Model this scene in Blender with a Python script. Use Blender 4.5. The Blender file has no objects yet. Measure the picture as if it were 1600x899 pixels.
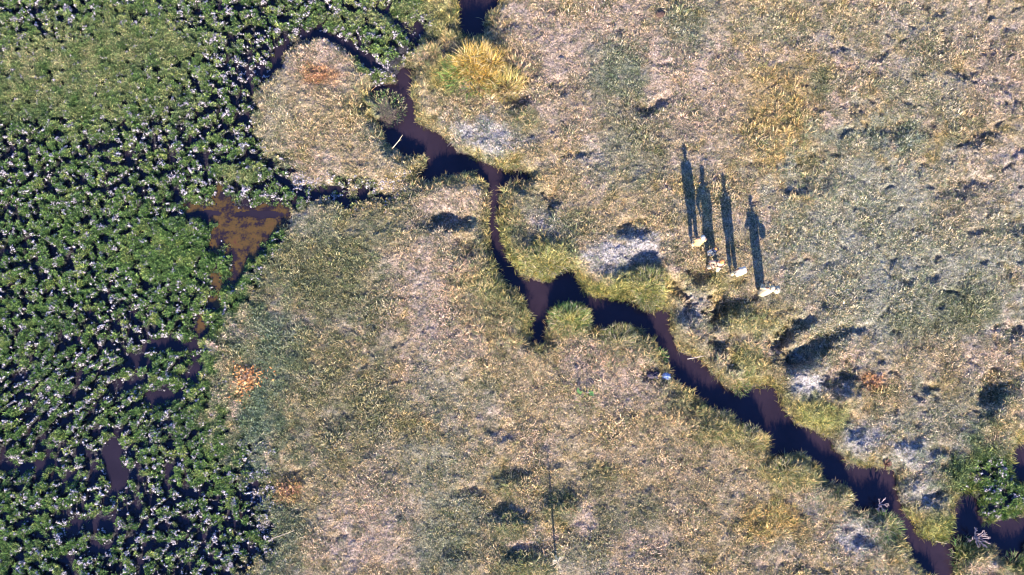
import bpy, bmesh, math, random
import numpy as np
from mathutils import Vector, Euler

# ------------------------------------------------------------------ camera, sky, sun, exposure
scene = bpy.context.scene
COL = scene.collection
PPM = 42.0                  # photo pixels (1600 wide) per metre on the grass, mid picture
FPX = 35.0 * PPM            # focal length in photo pixels
TILT = math.radians(7.8)    # the drone looks almost straight down, a little forward
H = 35.0 * math.cos(TILT)   # drone height above the grass, metres
CY = -H * math.tan(TILT)
cam_d = bpy.data.cameras.new('camera')
cam = bpy.data.objects.new('camera', cam_d); COL.objects.link(cam)
cam.location = (0, CY, H); cam.rotation_euler = (TILT, 0, 0)
cam_d.sensor_width = 36.0
cam_d.lens = 36.0 * FPX / 1600.0
cam_d.clip_start = 0.5; cam_d.clip_end = 600
scene.camera = cam

SUN_EL = math.radians(24.0)
sx, sy = 0.075, -1.0
n_ = math.hypot(sx, sy); sx /= n_; sy /= n_
sun_vec = Vector((sx * math.cos(SUN_EL), sy * math.cos(SUN_EL), math.sin(SUN_EL)))
world = bpy.data.worlds.new('World'); scene.world = world; world.use_nodes = True
wn = world.node_tree
sky = wn.nodes.new('ShaderNodeTexSky'); sky.sky_type = 'NISHITA'; sky.sun_disc = False
sky.sun_elevation = SUN_EL; sky.sun_rotation = math.atan2(sx, sy)
hsv = wn.nodes.new('ShaderNodeHueSaturation'); hsv.inputs['Saturation'].default_value = 1.15; hsv.inputs['Hue'].default_value = 0.518
wn.links.new(sky.outputs[0], hsv.inputs['Color']); wn.links.new(hsv.outputs[0], wn.nodes['Background'].inputs[0])
wn.nodes['Background'].inputs[1].default_value = 0.145
sky.air_density = 1.0; sky.dust_density = 0.0; sky.ozone_density = 5.0; sky.altitude = 600
sd_ = bpy.data.lights.new('sun', 'SUN'); sd_.energy = 4.9; sd_.angle = math.radians(0.5); sd_.color = (1.0, 0.90, 0.78)
sun = bpy.data.objects.new('sun', sd_); COL.objects.link(sun)
sun.rotation_euler = (-sun_vec).to_track_quat('-Z', 'Y').to_euler()
sun.location = (4, -30, 20)
scene.view_settings.view_transform = 'Standard'; scene.view_settings.look = 'None'
scene.view_settings.gamma = 1.0; scene.view_settings.exposure = 2.12
scene.cycles.filter_width = 1.1

# ------------------------------------------------------------------ helpers
def P(px, py, z=0.0):
    u = (px - 800.0) / FPX; v = (449.5 - py) / FPX
    c, s = math.cos(TILT), math.sin(TILT)
    t = (H - z) / (c - v * s)
    return (u * t, CY + (s + v * c) * t)

def tag(o, label=None, cat=None, group=None, kind=None):
    if label: o['label'] = label
    if cat: o['category'] = cat
    if group: o['group'] = group
    if kind: o['kind'] = kind
    return o

def hash2(ix, iy, seed):
    h = (ix.astype(np.int64) * 374761393 + iy.astype(np.int64) * 668265263 + seed * 1442695041) & 0xFFFFFFFF
    h = ((h ^ (h >> 13)) * 1274126177) & 0xFFFFFFFF
    h = ((h ^ (h >> 15)) * 2246822519) & 0xFFFFFFFF
    return (h ^ (h >> 16)) & 0xFFFFFFFF

def gnoise(x, y, seed=0):
    x0 = np.floor(x); y0 = np.floor(y); fx = x - x0; fy = y - y0
    u = fx * fx * fx * (fx * (fx * 6 - 15) + 10); v = fy * fy * fy * (fy * (fy * 6 - 15) + 10)
    out = 0
    for dx in (0, 1):
        for dy in (0, 1):
            a = hash2(x0 + dx, y0 + dy, seed) * (2 * math.pi / 4294967296.0)
            g = np.cos(a) * (fx - dx) + np.sin(a) * (fy - dy)
            out = out + g * (u if dx else 1 - u) * (v if dy else 1 - v)
    return out * 1.5

def fbm(x, y, f, octs=3, seed=0, gain=0.5):
    s = 0; a = 1.0; t = 0
    for i in range(octs):
        s = s + a * gnoise(x * f + 17.3 * i, y * f - 9.1 * i, seed + i * 31); t += a
        a *= gain; f *= 2.03
    return s / t * 1.4

def cells(x, y, f, seed=0):
    """distance to nearest jittered point, its random value"""
    x = x * f; y = y * f
    x0 = np.floor(x); y0 = np.floor(y)
    best = np.full(x.shape, 9.0); val = np.zeros(x.shape)
    for dx in (-1, 0, 1):
        for dy in (-1, 0, 1):
            cx = x0 + dx; cy = y0 + dy
            h1 = hash2(cx, cy, seed) / 4294967296.0; h2 = hash2(cx, cy, seed + 7) / 4294967296.0
            d = np.hypot(cx + 0.1 + 0.8 * h1 - x, cy + 0.1 + 0.8 * h2 - y)
            m = d < best
            best = np.where(m, d, best); val = np.where(m, h1, val)
    return best, val

def sstep(a, b, x):
    t = np.clip((x - a) / (b - a), 0, 1)
    return t * t * (3 - 2 * t)

# coarse rasters for polygon distances
RX0, RY0, RS = -27.0, -19.0, 0.08
RNX, RNY = int(54 / RS), int(38 / RS)
rx = RX0 + np.arange(RNX) * RS; ry = RY0 + np.arange(RNY) * RS
RXX, RYY = np.meshgrid(rx, ry)

def sdf_poly(pts):
    """signed distance raster, negative inside"""
    d = np.full(RXX.shape, 1e9); inside = np.zeros(RXX.shape, bool)
    n = len(pts)
    for i in range(n):
        ax, ay = pts[i]; bx, by = pts[(i + 1) % n]
        ex, ey = bx - ax, by - ay
        L = ex * ex + ey * ey + 1e-12
        t = np.clip(((RXX - ax) * ex + (RYY - ay) * ey) / L, 0, 1)
        d = np.minimum(d, (RXX - ax - t * ex) ** 2 + (RYY - ay - t * ey) ** 2)
        c = (ay > RYY) != (by > RYY)
        if ey != 0:
            inside ^= c & (RXX < ex * (RYY - ay) / ey + ax)
    d = np.sqrt(d)
    return np.where(inside, -d, d)

def sdf_line(pts):
    d = np.full(RXX.shape, 1e9)
    for i in range(len(pts) - 1):
        ax, ay = pts[i]; bx, by = pts[i + 1]
        ex, ey = bx - ax, by - ay
        t = np.clip(((RXX - ax) * ex + (RYY - ay) * ey) / (ex * ex + ey * ey + 1e-12), 0, 1)
        d = np.minimum(d, (RXX - ax - t * ex) ** 2 + (RYY - ay - t * ey) ** 2)
    return np.sqrt(d)

def samp(r, x, y):
    u = np.clip((x - RX0) / RS, 0, RNX - 1.001); v = np.clip((y - RY0) / RS, 0, RNY - 1.001)
    i = u.astype(int); j = v.astype(int); fu = u - i; fv = v - j
    return (r[j, i] * (1 - fu) + r[j, i + 1] * fu) * (1 - fv) + (r[j + 1, i] * (1 - fu) + r[j + 1, i + 1] * fu) * fv

# ------------------------------------------------------------------ the lie of the land (traced plan)
WZ = -0.49                         # stream level
MZ = -0.255                        # level of the marsh pools
def poly(px, z=0.0): return [P(a, b, z) for a, b in px]

river_top = poly([(716,-160),(780,-160),(774,0),(769,14),(760,24),(758,40),(752,54),(738,58),(727,56),(720,46),(719,28),(722,0)], WZ)
river_main = poly([(634,106),(626,118),(620,134),(604,138),(584,142),(580,156),(590,182),(602,208),(618,229),(636,243),(664,241),(671,252),(667,266),(655,276),(662,284),(682,282),(700,279),(716,269),(740,268),(756,275),(768,290),(769,312),(767,340),(767,370),(771,395),(779,416),(789,436),(800,447),(812,455),(820,470),(828,486),(832,502),(831,516),(836,532),(848,536),(848,520),(853,502),(860,486),(872,474),(890,467),(908,475),(922,488),(926,509),(945,511),(965,508),(984,506),(1003,511),(1014,520),(1025,533),(1032,548),(1037,563),(1044,578),(1067,601),(1086,614),(1105,628),(1135,646),(1155,656),(1173,664),(1190,668),(1200,682),(1203,702),(1206,710),(1228,709),(1246,704),(1263,708),(1275,724),(1287,747),(1306,756),(1326,756),(1331,786),(1348,794),(1366,796),(1396,808),(1406,839),(1426,866),(1446,890),(1463,902),(1476,960),(1480,1080),(1510,1080),(1496,960),(1491,899),(1488,853),(1498,843),(1512,839),(1530,840),(1546,847),(1562,866),(1579,878),(1590,866),(1594,846),(1660,850),(1760,860),(1760,800),(1660,806),(1600,809),(1579,814),(1550,818),(1534,819),(1524,800),(1524,785),(1519,771),(1509,767),(1499,773),(1495,790),(1488,816),(1484,838),(1480,845),(1462,848),(1446,844),(1429,829),(1409,796),(1396,768),(1393,735),(1373,735),(1350,730),(1323,727),(1303,704),(1290,686),(1270,676),(1243,667),(1232,652),(1223,643),(1214,624),(1211,606),(1195,602),(1180,605),(1155,609),(1131,608),(1116,590),(1097,571),(1076,559),(1056,547),(1044,524),(1041,492),(1024,487),(1003,483),(978,475),(945,470),(919,459),(901,444),(893,428),(884,424),(872,430),(860,442),(848,446),(834,443),(816,433),(801,418),(789,402),(779,377),(778,350),(781,320),(783,300),(791,287),(800,283),(812,284),(823,280),(815,271),(800,270),(775,265),(755,261),(735,252),(712,243),(702,228),(690,216),(672,204),(655,197),(645,180),(639,150),(642,120),(648,110)], WZ)
river_east = poly([(1579,712),(1584,698),(1598,688),(1640,684),(1760,690),(1760,770),(1640,766),(1600,754),(1586,744),(1579,730)], WZ)
WATERS = [river_top, river_main, river_east]

mpools = [poly(p, MZ) for p in [
    [(340,291),(352,298),(360,312),(364,326),(400,322),(438,317),(453,329),(453,353),(440,355),(424,360),(421,378),(407,380),(412,392),(404,404),(394,402),(386,404),(384,428),(376,436),(366,446),(353,447),(358,428),(362,412),(356,398),(357,386),(349,380),(344,398),(331,399),(330,384),(333,367),(338,350),(322,346),(300,340),(291,334),(292,314),(306,322),(324,324),(340,320),(337,304)],
    [(331,430),(345,426),(350,444),(344,458),(332,450)],
    [(328,466),(340,463),(349,480),(338,484),(322,481)],
    [(312,492),(322,496),(324,510),(314,526),(303,520)],
    [(238,528),(260,528),(284,532),(308,530),(316,542),(300,547),(260,545),(240,540)],
    [(206,562),(240,558),(240,572),(214,576)],
    [(279,583),(306,581),(308,592),(284,594)],
    [(176,688),(194,688),(188,706),(194,722),(200,748),(188,766),(182,780),(176,764),(170,744),(163,722),(162,706),(172,700)],
    [(102,826),(118,814),(150,812),(176,818),(176,826),(140,824),(112,832)],
    [(140,858),(156,850),(176,856),(160,866)],
    [(256,742),(270,734),(270,746),(258,750)],
    [(296,556),(312,552),(318,574),(306,600),(296,590)],[(230,622),(262,612),(286,608),(288,618),(256,632),(234,640)],[(196,596),(216,590),(214,608),(196,610)],[(0,724),(60,722),(92,716),(94,726),(56,734),(0,736)],[(96,748),(120,740),(118,752),(98,758)],
]]
marsh_poly = poly([(-400,-300),(690,-300),(668,-20),(676,30),(668,60),(640,86),(628,112),(604,132),(582,136),(574,112),(548,84),(512,66),(484,64),(456,80),(430,106),(410,140),(402,180),(416,214),(440,238),(462,268),(500,284),(560,290),(630,294),(650,300),(600,322),(540,326),(470,318),(448,340),(452,372),(430,400),(418,420),(392,452),(364,500),(354,540),(352,580),(356,616),(346,650),(368,690),(398,720),(428,770),(430,820),(410,870),(396,910),(380,1300),(-400,1300)])
knoll_ditch = [P(*p) for p in [(420,112),(430,98),(446,76),(470,58),(492,50),(520,58),(548,72),(580,92),(602,104),(628,110)]]
south_ditch = [P(*p, -0.2) for p in [(460,282),(500,296),(540,308),(580,312),(610,300),(640,284),(668,264)]]
gully = [P(*p) for p in [(590,10),(618,26),(640,40),(660,52),(700,66)]]

S_riv = np.minimum.reduce([sdf_poly(p) for p in WATERS])
S_pool = np.minimum.reduce([sdf_poly(p) for p in mpools])
S_marsh = sdf_poly(marsh_poly)
S_kd = sdf_line(knoll_ditch); S_sd = sdf_line(south_ditch); S_gu = np.minimum(sdf_line(gully), sdf_line([P(*p) for p in [(642,110),(664,98),(690,84),(712,70),(728,58)]]) + .06)

def blob(x, y, px, py, rx_, ry_, rot=0.0):
    cx, cy = P(px, py)
    c, s = math.cos(math.radians(rot)), math.sin(math.radians(rot))
    dx, dy = x - cx, y - cy
    u = (dx * c + dy * s) / (rx_ / PPM); v = (-dx * s + dy * c) / (ry_ / PPM)
    return np.exp(-(u * u + v * v))

def warp(x, y):
    wx = x + 0.17 * fbm(x, y, 1.3, 4, 11, .6) + 0.035 * gnoise(x * 9, y * 9, 5)
    wy = y + 0.17 * fbm(x, y, 1.3, 4, 23, .6) + 0.035 * gnoise(x * 9, y * 9, 6)
    return wx, wy

# palette and patches of plant cover
def C(r, g, b): return np.array([r, g, b])
STRAW = C(.44, .335, .205); PINK = C(.49, .37, .29); GOLD = C(.46, .325, .11); OLIVE = C(.17, .18, .09); GREY = C(.37, .342, .25)
GREEN = C(.074, .135, .030); DEEP = C(.040, .085, .026); TEAL = C(.12, .18, .12); PALE = C(.44, .395, .36); ORANGE = C(.45, .20, .06); LIME = C(.29, .29, .075)
COLS = [ # px, py, rx, ry, rot, colour, strength
 (980,120,220,130,0,PINK,.6),(880,60,90,60,0,PINK,.4),(1230,220,60,170,10,GOLD,.45),(1190,300,60,60,0,STRAW,.4),(1270,270,40,50,0,OLIVE,.5),
 (960,110,45,45,0,TEAL,.55),(1075,40,40,40,0,TEAL,.45),(970,190,40,60,0,OLIVE,.4),(1010,240,60,60,0,OLIVE,.35),(960,250,60,50,0,GREY,.35),(1190,40,60,30,0,GREY,.4),
 (1430,390,210,150,0,GREY,.95),(1340,330,120,120,0,GREY,.7),(1380,480,120,70,0,GREY,.7),(1500,480,50,40,0,OLIVE,.55),(1420,510,40,30,0,OLIVE,.4),(1440,40,200,50,0,GREY,.3),
 (1550,100,60,90,0,PINK,.45),(1440,140,80,50,0,GREY,.4),(1400,215,80,30,0,TEAL,.3),(1540,270,60,50,0,PINK,.3),(1500,330,50,50,0,STRAW,.4),(1540,560,60,30,0,PINK,.5),(1430,560,70,30,0,STRAW,.4),
 (1365,596,18,14,0,ORANGE,.6),(1480,640,80,40,0,TEAL,.2),(1450,680,70,40,0,GREY,.5),(1280,125,16,26,0,OLIVE,.6),
 (640,440,70,70,0,PINK,.65),(700,520,60,60,-40,PINK,.55),(720,400,50,40,0,PINK,.5),(700,620,60,60,0,GREY,.4),
 (480,420,90,70,0,OLIVE,.55),(420,560,50,90,0,TEAL,.6),(540,460,80,90,0,OLIVE,.45),(520,620,90,80,0,OLIVE,.4),(400,680,40,60,0,TEAL,.6),(440,820,40,80,0,TEAL,.5),(560,360,100,40,0,OLIVE,.45),
 (590,700,120,80,0,OLIVE,.3),(580,790,60,60,0,PINK,.5),(600,860,90,50,0,PINK,.35),(700,840,50,70,0,TEAL,.45),(690,740,60,50,0,GREY,.35),(480,350,40,30,0,GREY,.4),
 (500,190,60,60,0,STRAW,.5),(500,100,60,40,0,PINK,.5),(600,190,30,60,0,GREY,.4),(560,250,80,30,0,STRAW,.4),(500,120,30,18,0,ORANGE,.5),(450,765,26,20,0,ORANGE,.35),(430,180,30,60,0,GREY,.4),
 (1100,740,160,110,0,STRAW,.5),(1215,815,56,34,0,GOLD,.65),(1180,650,50,30,0,GOLD,.35),(920,660,120,80,0,STRAW,.45),(1000,850,60,40,0,PINK,.55),(900,880,60,20,0,GREY,.4),
 (940,740,30,24,0,OLIVE,.5),(960,810,24,24,0,OLIVE,.5),(1010,800,26,30,0,OLIVE,.4),(930,850,26,20,0,OLIVE,.4),(790,760,24,20,0,OLIVE,.55),(800,820,30,18,0,OLIVE,.6),(820,884,40,20,0,OLIVE,.6),(877,790,24,24,0,OLIVE,.5),
 (810,570,50,30,0,STRAW,.4),(980,590,50,40,0,PINK,.5),(920,560,40,30,0,PINK,.5),(770,600,24,18,0,OLIVE,.4),
 (765,215,48,30,-15,PALE,1.0),(730,205,26,20,0,PALE,.7),(970,395,70,24,5,PALE,.95),(1005,375,40,18,0,PALE,.7),(860,350,40,16,-30,PALE,.6),(1262,600,26,26,0,PALE,.9),(1345,690,40,30,0,PALE,.75),(1425,715,44,22,-20,PALE,.75),
 (1350,840,44,34,-25,PALE,.9),(1270,790,20,34,20,PALE,.6),(1440,765,36,26,0,PALE,.6),(720,310,40,20,0,PINK,.5),(880,300,50,30,0,STRAW,.5),(1080,480,30,24,0,PALE,.5),(1320,830,30,20,0,PALE,.5),(1230,850,20,14,0,PALE,.5),(1500,700,20,34,-30,PALE,.5),
 (750,90,50,36,0,GOLD,.6),(790,125,36,24,0,GOLD,.6),(820,190,30,26,0,OLIVE,.5),(690,150,30,22,0,STRAW,.4),(850,405,52,34,0,LIME,.55),(800,380,30,30,0,OLIVE,.5),(1010,445,44,30,0,LIME,.55),(930,450,60,14,-15,LIME,.6),
 (820,320,30,30,0,OLIVE,.4),(900,350,40,20,0,OLIVE,.4),(950,340,40,20,0,STRAW,.4),(890,490,34,24,0,LIME,.7),(1170,570,40,30,0,LIME,.45),(1280,645,44,24,-15,LIME,.6),(1120,440,40,20,0,LIME,.3),(1180,500,60,24,0,LIME,.35),
 (1460,830,36,26,0,LIME,.6),(1530,740,60,50,0,GREEN,.7),(1500,860,40,24,0,GREEN,.6),(1535,885,30,10,0,PINK,.8),(1595,880,20,20,0,GREEN,.8),(1400,850,40,24,-40,OLIVE,.5),(1240,740,50,24,0,LIME,.35),(1480,560,30,20,0,STRAW,.3),
 (800,480,40,50,0,OLIVE,.5),(760,440,30,60,-30,LIME,.35),(740,390,40,20,0,OLIVE,.4),(990,520,50,24,0,OLIVE,.45),(1100,650,60,24,-35,OLIVE,.5),(1160,690,50,20,-20,LIME,.3),(880,150,40,20,0,STRAW,.4),
 (660,20,60,50,0,LIME,.5),(640,30,40,40,0,OLIVE,.4),(700,120,30,30,0,LIME,.5),(1100,400,60,30,0,STRAW,.4),(1140,350,50,60,0,STRAW,.3),(1260,480,60,30,0,STRAW,.3)]


# hollows in the dry field: px, py, rx, ry, rot(deg, ccw), depth
PITS = [(702,346,34,15,0,.30),(726,384,14,22,0,.22),(812,281,20,13,0,.30),(864,306,9,18,-15,.22),(988,357,20,15,0,.24),(1010,412,26,18,10,.22),
 (1028,164,22,9,42,.20),(1003,167,19,9,-45,.20),(880,134,22,10,0,.14),(808,158,22,15,0,.24),(900,240,18,10,0,.14),(1320,205,12,8,0,.10),
 (1395,204,34,13,0,.16),(1530,214,26,12,20,.18),(1272,262,26,26,0,.14),(1240,292,22,14,0,.12),(1505,290,30,14,20,.16),(1590,352,18,20,30,.20),(1360,112,14,7,0,.12),
 (1340,170,12,9,0,.13),(1506,112,16,14,0,.12),(1564,126,12,8,0,.12),(1572,166,12,8,0,.10),(1310,78,10,9,0,.10),
 (1242,512,20,7,35,.22),(1222,532,16,8,30,.20),(1276,544,40,11,32,.30),(1215,570,22,26,0,.20),(1312,586,18,24,0,.24),(1124,484,11,24,-20,.24),
 (1148,478,24,8,25,.16),(1062,470,12,26,30,.30),(1096,428,14,9,15,.16),(1116,548,20,9,35,.24),(1140,570,8,10,0,.16),(1172,590,8,10,0,.18),(1548,614,17,34,-20,.30),
 (1452,604,12,7,0,.14),(1480,572,8,6,0,.10),(1436,614,14,5,0,.10),(1584,516,16,12,0,.16),(1466,704,24,8,0,.14),(1424,690,20,7,15,.14),
 (1330,664,24,16,0,.16),(1412,742,20,13,0,.26),(1448,780,22,12,0,.14),(1345,842,14,8,0,.20),(1338,826,22,6,0,.14),
 (1560,616,22,12,30,.18),(798,742,24,14,0,.08),(872,772,24,18,0,.08),(796,800,28,12,0,.10),(826,860,36,12,10,.12),(780,668,28,12,-25,.08),(940,730,18,10,0,.06),
 (1256,886,60,8,3,.08),(1196,880,40,7,0,.06),(1026,586,26,12,-20,.24),(1084,640,40,14,-30,.20),(468,742,18,10,0,.10),(740,770,22,10,0,.12),(716,860,24,10,0,.12),
 (770,40,20,28,-20,.26),(730,80,14,10,0,.2),(770,80,7,14,-10,.2),(696,32,10,18,0,.2),(1040,100,18,5,-10,.1),(1000,25,8,5,0,.1),(966,52,8,5,0,.1),
 (1540,750,20,12,0,.14),(1552,790,16,8,0,.14),(1480,770,14,8,0,.14),(1590,590,10,14,0,.1),(1340,40,12,8,0,.08),(1490,820,8,8,0,.1)]
MOUNDS = [(1150,512,30,14,10,.14),(1195,600,22,16,0,.20),(1250,590,26,12,20,.16),(1320,615,24,12,0,.18),(1075,505,24,12,-20,.16),(1125,568,34,12,20,.16),(715,364,40,12,0,.16),(990,374,26,10,0,.12),(1560,640,26,12,20,.22),(1290,575,30,10,32,.14),(357,378,15,6,0,.10),(397,352,11,6,0,.08),(346,392,12,10,0,.10),(890,500,30,26,0,.30),(850,405,46,30,0,.22),(1010,448,38,30,0,.26),(950,455,40,14,-15,.18),(745,110,50,36,-20,.20),(990,545,40,30,0,.12),(1160,585,44,22,0,.20),
 (1180,690,30,18,-10,.15),(640,270,40,16,0,.12),(800,455,30,50,-60,.08),(820,500,24,34,0,.14),(740,560,60,40,0,.06),(600,240,36,46,20,.10),(1240,740,34,20,0,.18),(1310,780,30,14,0,.16),
 (1386,818,30,20,-30,.15),(1280,655,30,14,-15,.10),(1440,700,30,14,0,.10),(1420,850,30,18,-30,.1),(700,300,34,16,0,.12),(900,395,50,20,10,.1),
 (800,765,30,14,0,.13),(877,800,26,14,0,.14),(798,825,32,14,0,.16),(822,885,36,14,0,.16),(1130,640,30,14,-30,.10),(1265,575,26,14,30,.14),(1535,880,40,12,0,.16),(1300,560,30,10,30,.10),(1560,660,30,14,0,.12)]

# marsh character: where it is torn open (1) or grassed over (0)
def marsh_tear(x, y):
    t = 0.66 + 0.5 * fbm(x, y, 0.16, 3, 41) - 0.5 * blob(x, y, 372, 480, 50, 110) - .5 * blob(x, y, 350, 640, 40, 90)
    t = t - 0.70 * blob(x, y, 60, 90, 150, 52, 10) - 0.6 * blob(x, y, 150, 160, 120, 36, 0) - 0.5 * blob(x, y, 280, 70, 60, 30)
    t = t - 0.55 * blob(x, y, 640, 20, 60, 40) - 0.5 * blob(x, y, 520, 30, 60, 20) - 0.35 * blob(x, y, 60, 320, 90, 50) - 0.8 * blob(x, y, 380, 272, 34, 14) - 0.5 * blob(x, y, 250, 400, 90, 50)
    t = t + 0.35 * blob(x, y, 390, 110, 80, 70) + 0.4 * blob(x, y, 540, 305, 70, 20) + 0.08 * blob(x, y, 120, 820, 200, 90) + 0.25 * blob(x, y, 400, 790, 60, 90) + 0.08 * blob(x, y, 140, 670, 160, 50) + 0.2 * blob(x, y, 300, 190, 120, 60)
    return np.clip(t, 0, 1.15)

def fields(x, y):
    """everything about a spot: height and masks"""
    wx, wy = warp(x, y)
    riv = samp(S_riv, wx, wy) - .07
    m_raw = samp(S_marsh, x + 0.6 * fbm(x, y, 0.8, 3, 71), y + 0.6 * fbm(x, y, 0.8, 3, 73))
    soft = sstep(1.0, -2.5, y) * .55
    marsh = sstep(0.25 + soft, -0.35 - soft, m_raw + (.25 + soft) * fbm(x, y, 2.6, 2, 74))
    em = blob(x, y, 1560, 770, 60, 60) ; marsh = np.clip(marsh + 1.3 * sstep(.35, .6, em), 0, 1)
    pool = samp(S_pool, wx, wy) + 0.18 * fbm(x, y, 2.6, 4, 61, .65) + .01
    # dry ground
    z = 0.10 * fbm(x, y, 0.22, 2, 1) + 0.045 * fbm(x, y, 0.9, 3, 2) + 0.035 * fbm(x, y, 3.2, 3, 3) + .020 * fbm(x, y, 6.0, 2, 33) + .020 * gnoise(x * 11.3, y * 11.3, 34)
    rough = sstep(8.0, 14.0, x) * 0.6 + 0.4
    z = z - 0.10 * rough * sstep(0.28, 0.55, fbm(x, y, 1.6, 2, 4))
    pm = np.zeros(x.shape)
    for (px, py, a_, b_, r_, col, s_) in COLS:
        if col is PALE: pm = np.maximum(pm, s_ * blob(x, y, px, py, a_ * 1.15, b_ * 1.15, r_))
    pm = sstep(.25, .7, pm)
    c1, v1 = cells(x + .1 * fbm(x, y, 3, 2, 8), (y + .1 * fbm(x, y, 3, 2, 9)) * 1.7, 4.2, 77)
    z = z + pm * (.05 * (.5 - c1) + .02 * gnoise(x * 12, y * 12, 79))
    # marsh: poached hummocks. stretched along a diagonal towards the south
    a = math.radians(24); ca, sa = math.cos(a), math.sin(a)
    st = sstep(-1.5, -6.0, y)
    u = (x * ca + y * sa) * (1 - 0.18 * st); v = (-x * sa + y * ca)
    wu = u + 0.10 * fbm(x, y, 2.5, 2, 91); wv = v + 0.10 * fbm(x, y, 2.5, 2, 92)
    hn = fbm(wu, wv, 2.6, 3, 51, 0.6)
    hn2 = fbm(wu, wv, 6.0, 2, 52)
    tear = marsh_tear(x, y)
    hum = sstep(-0.13, 0.03, hn + 0.55 * hn2 + 0.29 - 0.56 * tear)
    cl, cv = cells(wu, wv, 7.0, 13)
    mz = -0.262 + 0.205 * hum + .03 * (1 - hum) * fbm(x, y, 3.5, 3, 59) + 0.05 * hum * fbm(x, y, 1.1, 2, 54) + 0.045 * (0.5 - cl) * tear + 0.03 * gnoise(x * 11, y * 11, 58)
    z = z * (1 - marsh) + mz * marsh
    # ditches round the knoll
    kd = samp(S_kd, wx, wy); z = z - 0.28 * np.exp(-(kd / 0.27) ** 2)
    sdd = samp(S_sd, wx, wy); z = z - 0.16 * np.exp(-(sdd / 0.42) ** 2)
    gu = samp(S_gu, wx, wy); z = z - 0.24 * np.exp(-(gu / 0.26) ** 2)
    for (px, py, a_, b_, r_, d_) in PITS:
        if 1040 < px < 1340 and 420 < py < 610: d_ = d_ * 1.6; a_ = a_ * 1.35; b_ = b_ * 1.35
        bx, by = P(px, py); R = max(a_, b_) * 2.6 / PPM
        m = (np.abs(x - bx) < R) & (np.abs(y - by) < R)
        if m.any():
            g = blob(x[m] + 0.26 * hn[m] + .10 * hn2[m], y[m] + 0.20 * fbm(x[m], y[m], 1.8, 3, 88), px, py, a_ * 1.25, b_ * 1.25, r_)
            z[m] -= d_ * (1.0 + .3 * hn2[m]) * sstep(0.12, 0.8, g)
    for (px, py, a_, b_, r_, d_) in MOUNDS:
        bx, by = P(px, py); R = max(a_, b_) * 2.6 / PPM
        m = (np.abs(x - bx) < R) & (np.abs(y - by) < R)
        if m.any():
            z[m] += d_ * blob(x[m], y[m], px, py, a_, b_, r_)
    # marsh pools
    z = np.where(pool < 0.3, np.minimum(z, np.maximum(MZ - 0.06, MZ - 0.06 + 0.9 * (pool + 0.02))), z)
    # the stream: bank face then bed
    top = np.maximum(z, -0.16) + 0.04
    wob = .18 * fbm(x, y, 1.6, 3, 66)
    rise = .45 * sstep(-.04, .10, riv) + .55 * sstep(.05, .62 + wob, riv)
    lumpy = .05 * hn2 * sstep(0, .15, riv) * sstep(.7, .3, riv)
    bank = WZ - 0.05 + (top - WZ + 0.05) * rise + lumpy - .20 * sstep(.02, -.15, riv)
    z = np.where(riv < 0.9, bank + (z - top) * sstep(.5, .9, riv), z)
    z = z + .50 * sstep(.25, .8, blob(x, y, 594, 164, 36, 28, -30) + .25 * hn) * sstep(.25, -.1, riv)
    return dict(z=z, riv=riv, marsh=marsh, pool=pool, hum=hum, tear=tear, hn=hn, hn2=hn2, kd=kd, sd=sdd, gu=gu)

# ------------------------------------------------------------------ what grows where



def vegetation(x, y, F, seed=0):
    """base colour of the plant cover at a spot"""
    n1 = fbm(x, y, 0.5, 3, 101)[..., None]; n2 = fbm(x, y, 1.7, 3, 102)[..., None]; n3 = fbm(x, y, 5.0, 2, 103)[..., None]
    c = np.zeros(x.shape + (3,)) + STRAW
    c = c + (PINK - c) * sstep(-.1, .5, n1)
    c = c + (OLIVE - c) * 0.50 * sstep(-.1, .5, -n2 + .3 * n1)
    c = c + (GOLD - c) * 0.5 * sstep(.0, .5, fbm(x, y, .9, 4, 107, .65))[..., None]
    nz = fbm(x, y, 1.1, 3, 104); nw = fbm(x, y, 3.0, 2, 105)
    for (px, py, a_, b_, r_, col, s) in COLS:
        bx, by = P(px, py); R = max(a_, b_) * 2.6 / PPM
        m = (np.abs(x - bx) < R) & (np.abs(y - by) < R)
        if m.any():
            g = blob(x[m], y[m], px, py, a_ * 1.15, b_ * 1.15, r_)
            w = np.clip(1.25 * s * sstep(0.12, 0.85, g + 0.42 * nz[m] + 0.28 * nw[m]) * (g > .06), 0, 1)[:, None]
            c[m] = c[m] + (col - c[m]) * w
    # greener fringe along the stream
    fr = np.exp(-(np.maximum(F['riv'], 0) / 0.42) ** 2)[..., None] * sstep(-.5, .3, n2 + 0.2)
    c = c + (LIME * .8 - c) * 0.62 * fr
    # marsh
    mg = GREEN + (LIME - GREEN) * 0.30 * sstep(-.1, .7, n2) + (DEEP - GREEN) * 0.5 * sstep(0, .6, -n1)
    top = (0.75 * blob(x, y, 60, 90, 190, 66, 10) + 0.5 * blob(x, y, 640, 25, 70, 50) + .5 * blob(x, y, 540, 20, 80, 20) + .6 * blob(x, y, 380, 272, 40, 16) + .3 * blob(x, y, 280, 60, 80, 50) + 0.35 * blob(x, y, 180, 160, 200, 60))[..., None]
    mg = mg + (C(.21, .21, .09) - mg) * np.clip(top * sstep(-.6, .5, n2 + .2) * 1.1, 0, .9)
    c = c + (mg - c) * F['marsh'][..., None]
    c = c * (1 + 0.16 * n3) * (1 + .17 * n2)
    return np.clip(c, .008, .9)

# ------------------------------------------------------------------ materials
def new_mat(name):
    m = bpy.data.materials.new(name); m.use_nodes = True
    return m, m.node_tree, m.node_tree.nodes['Principled BSDF']

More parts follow.
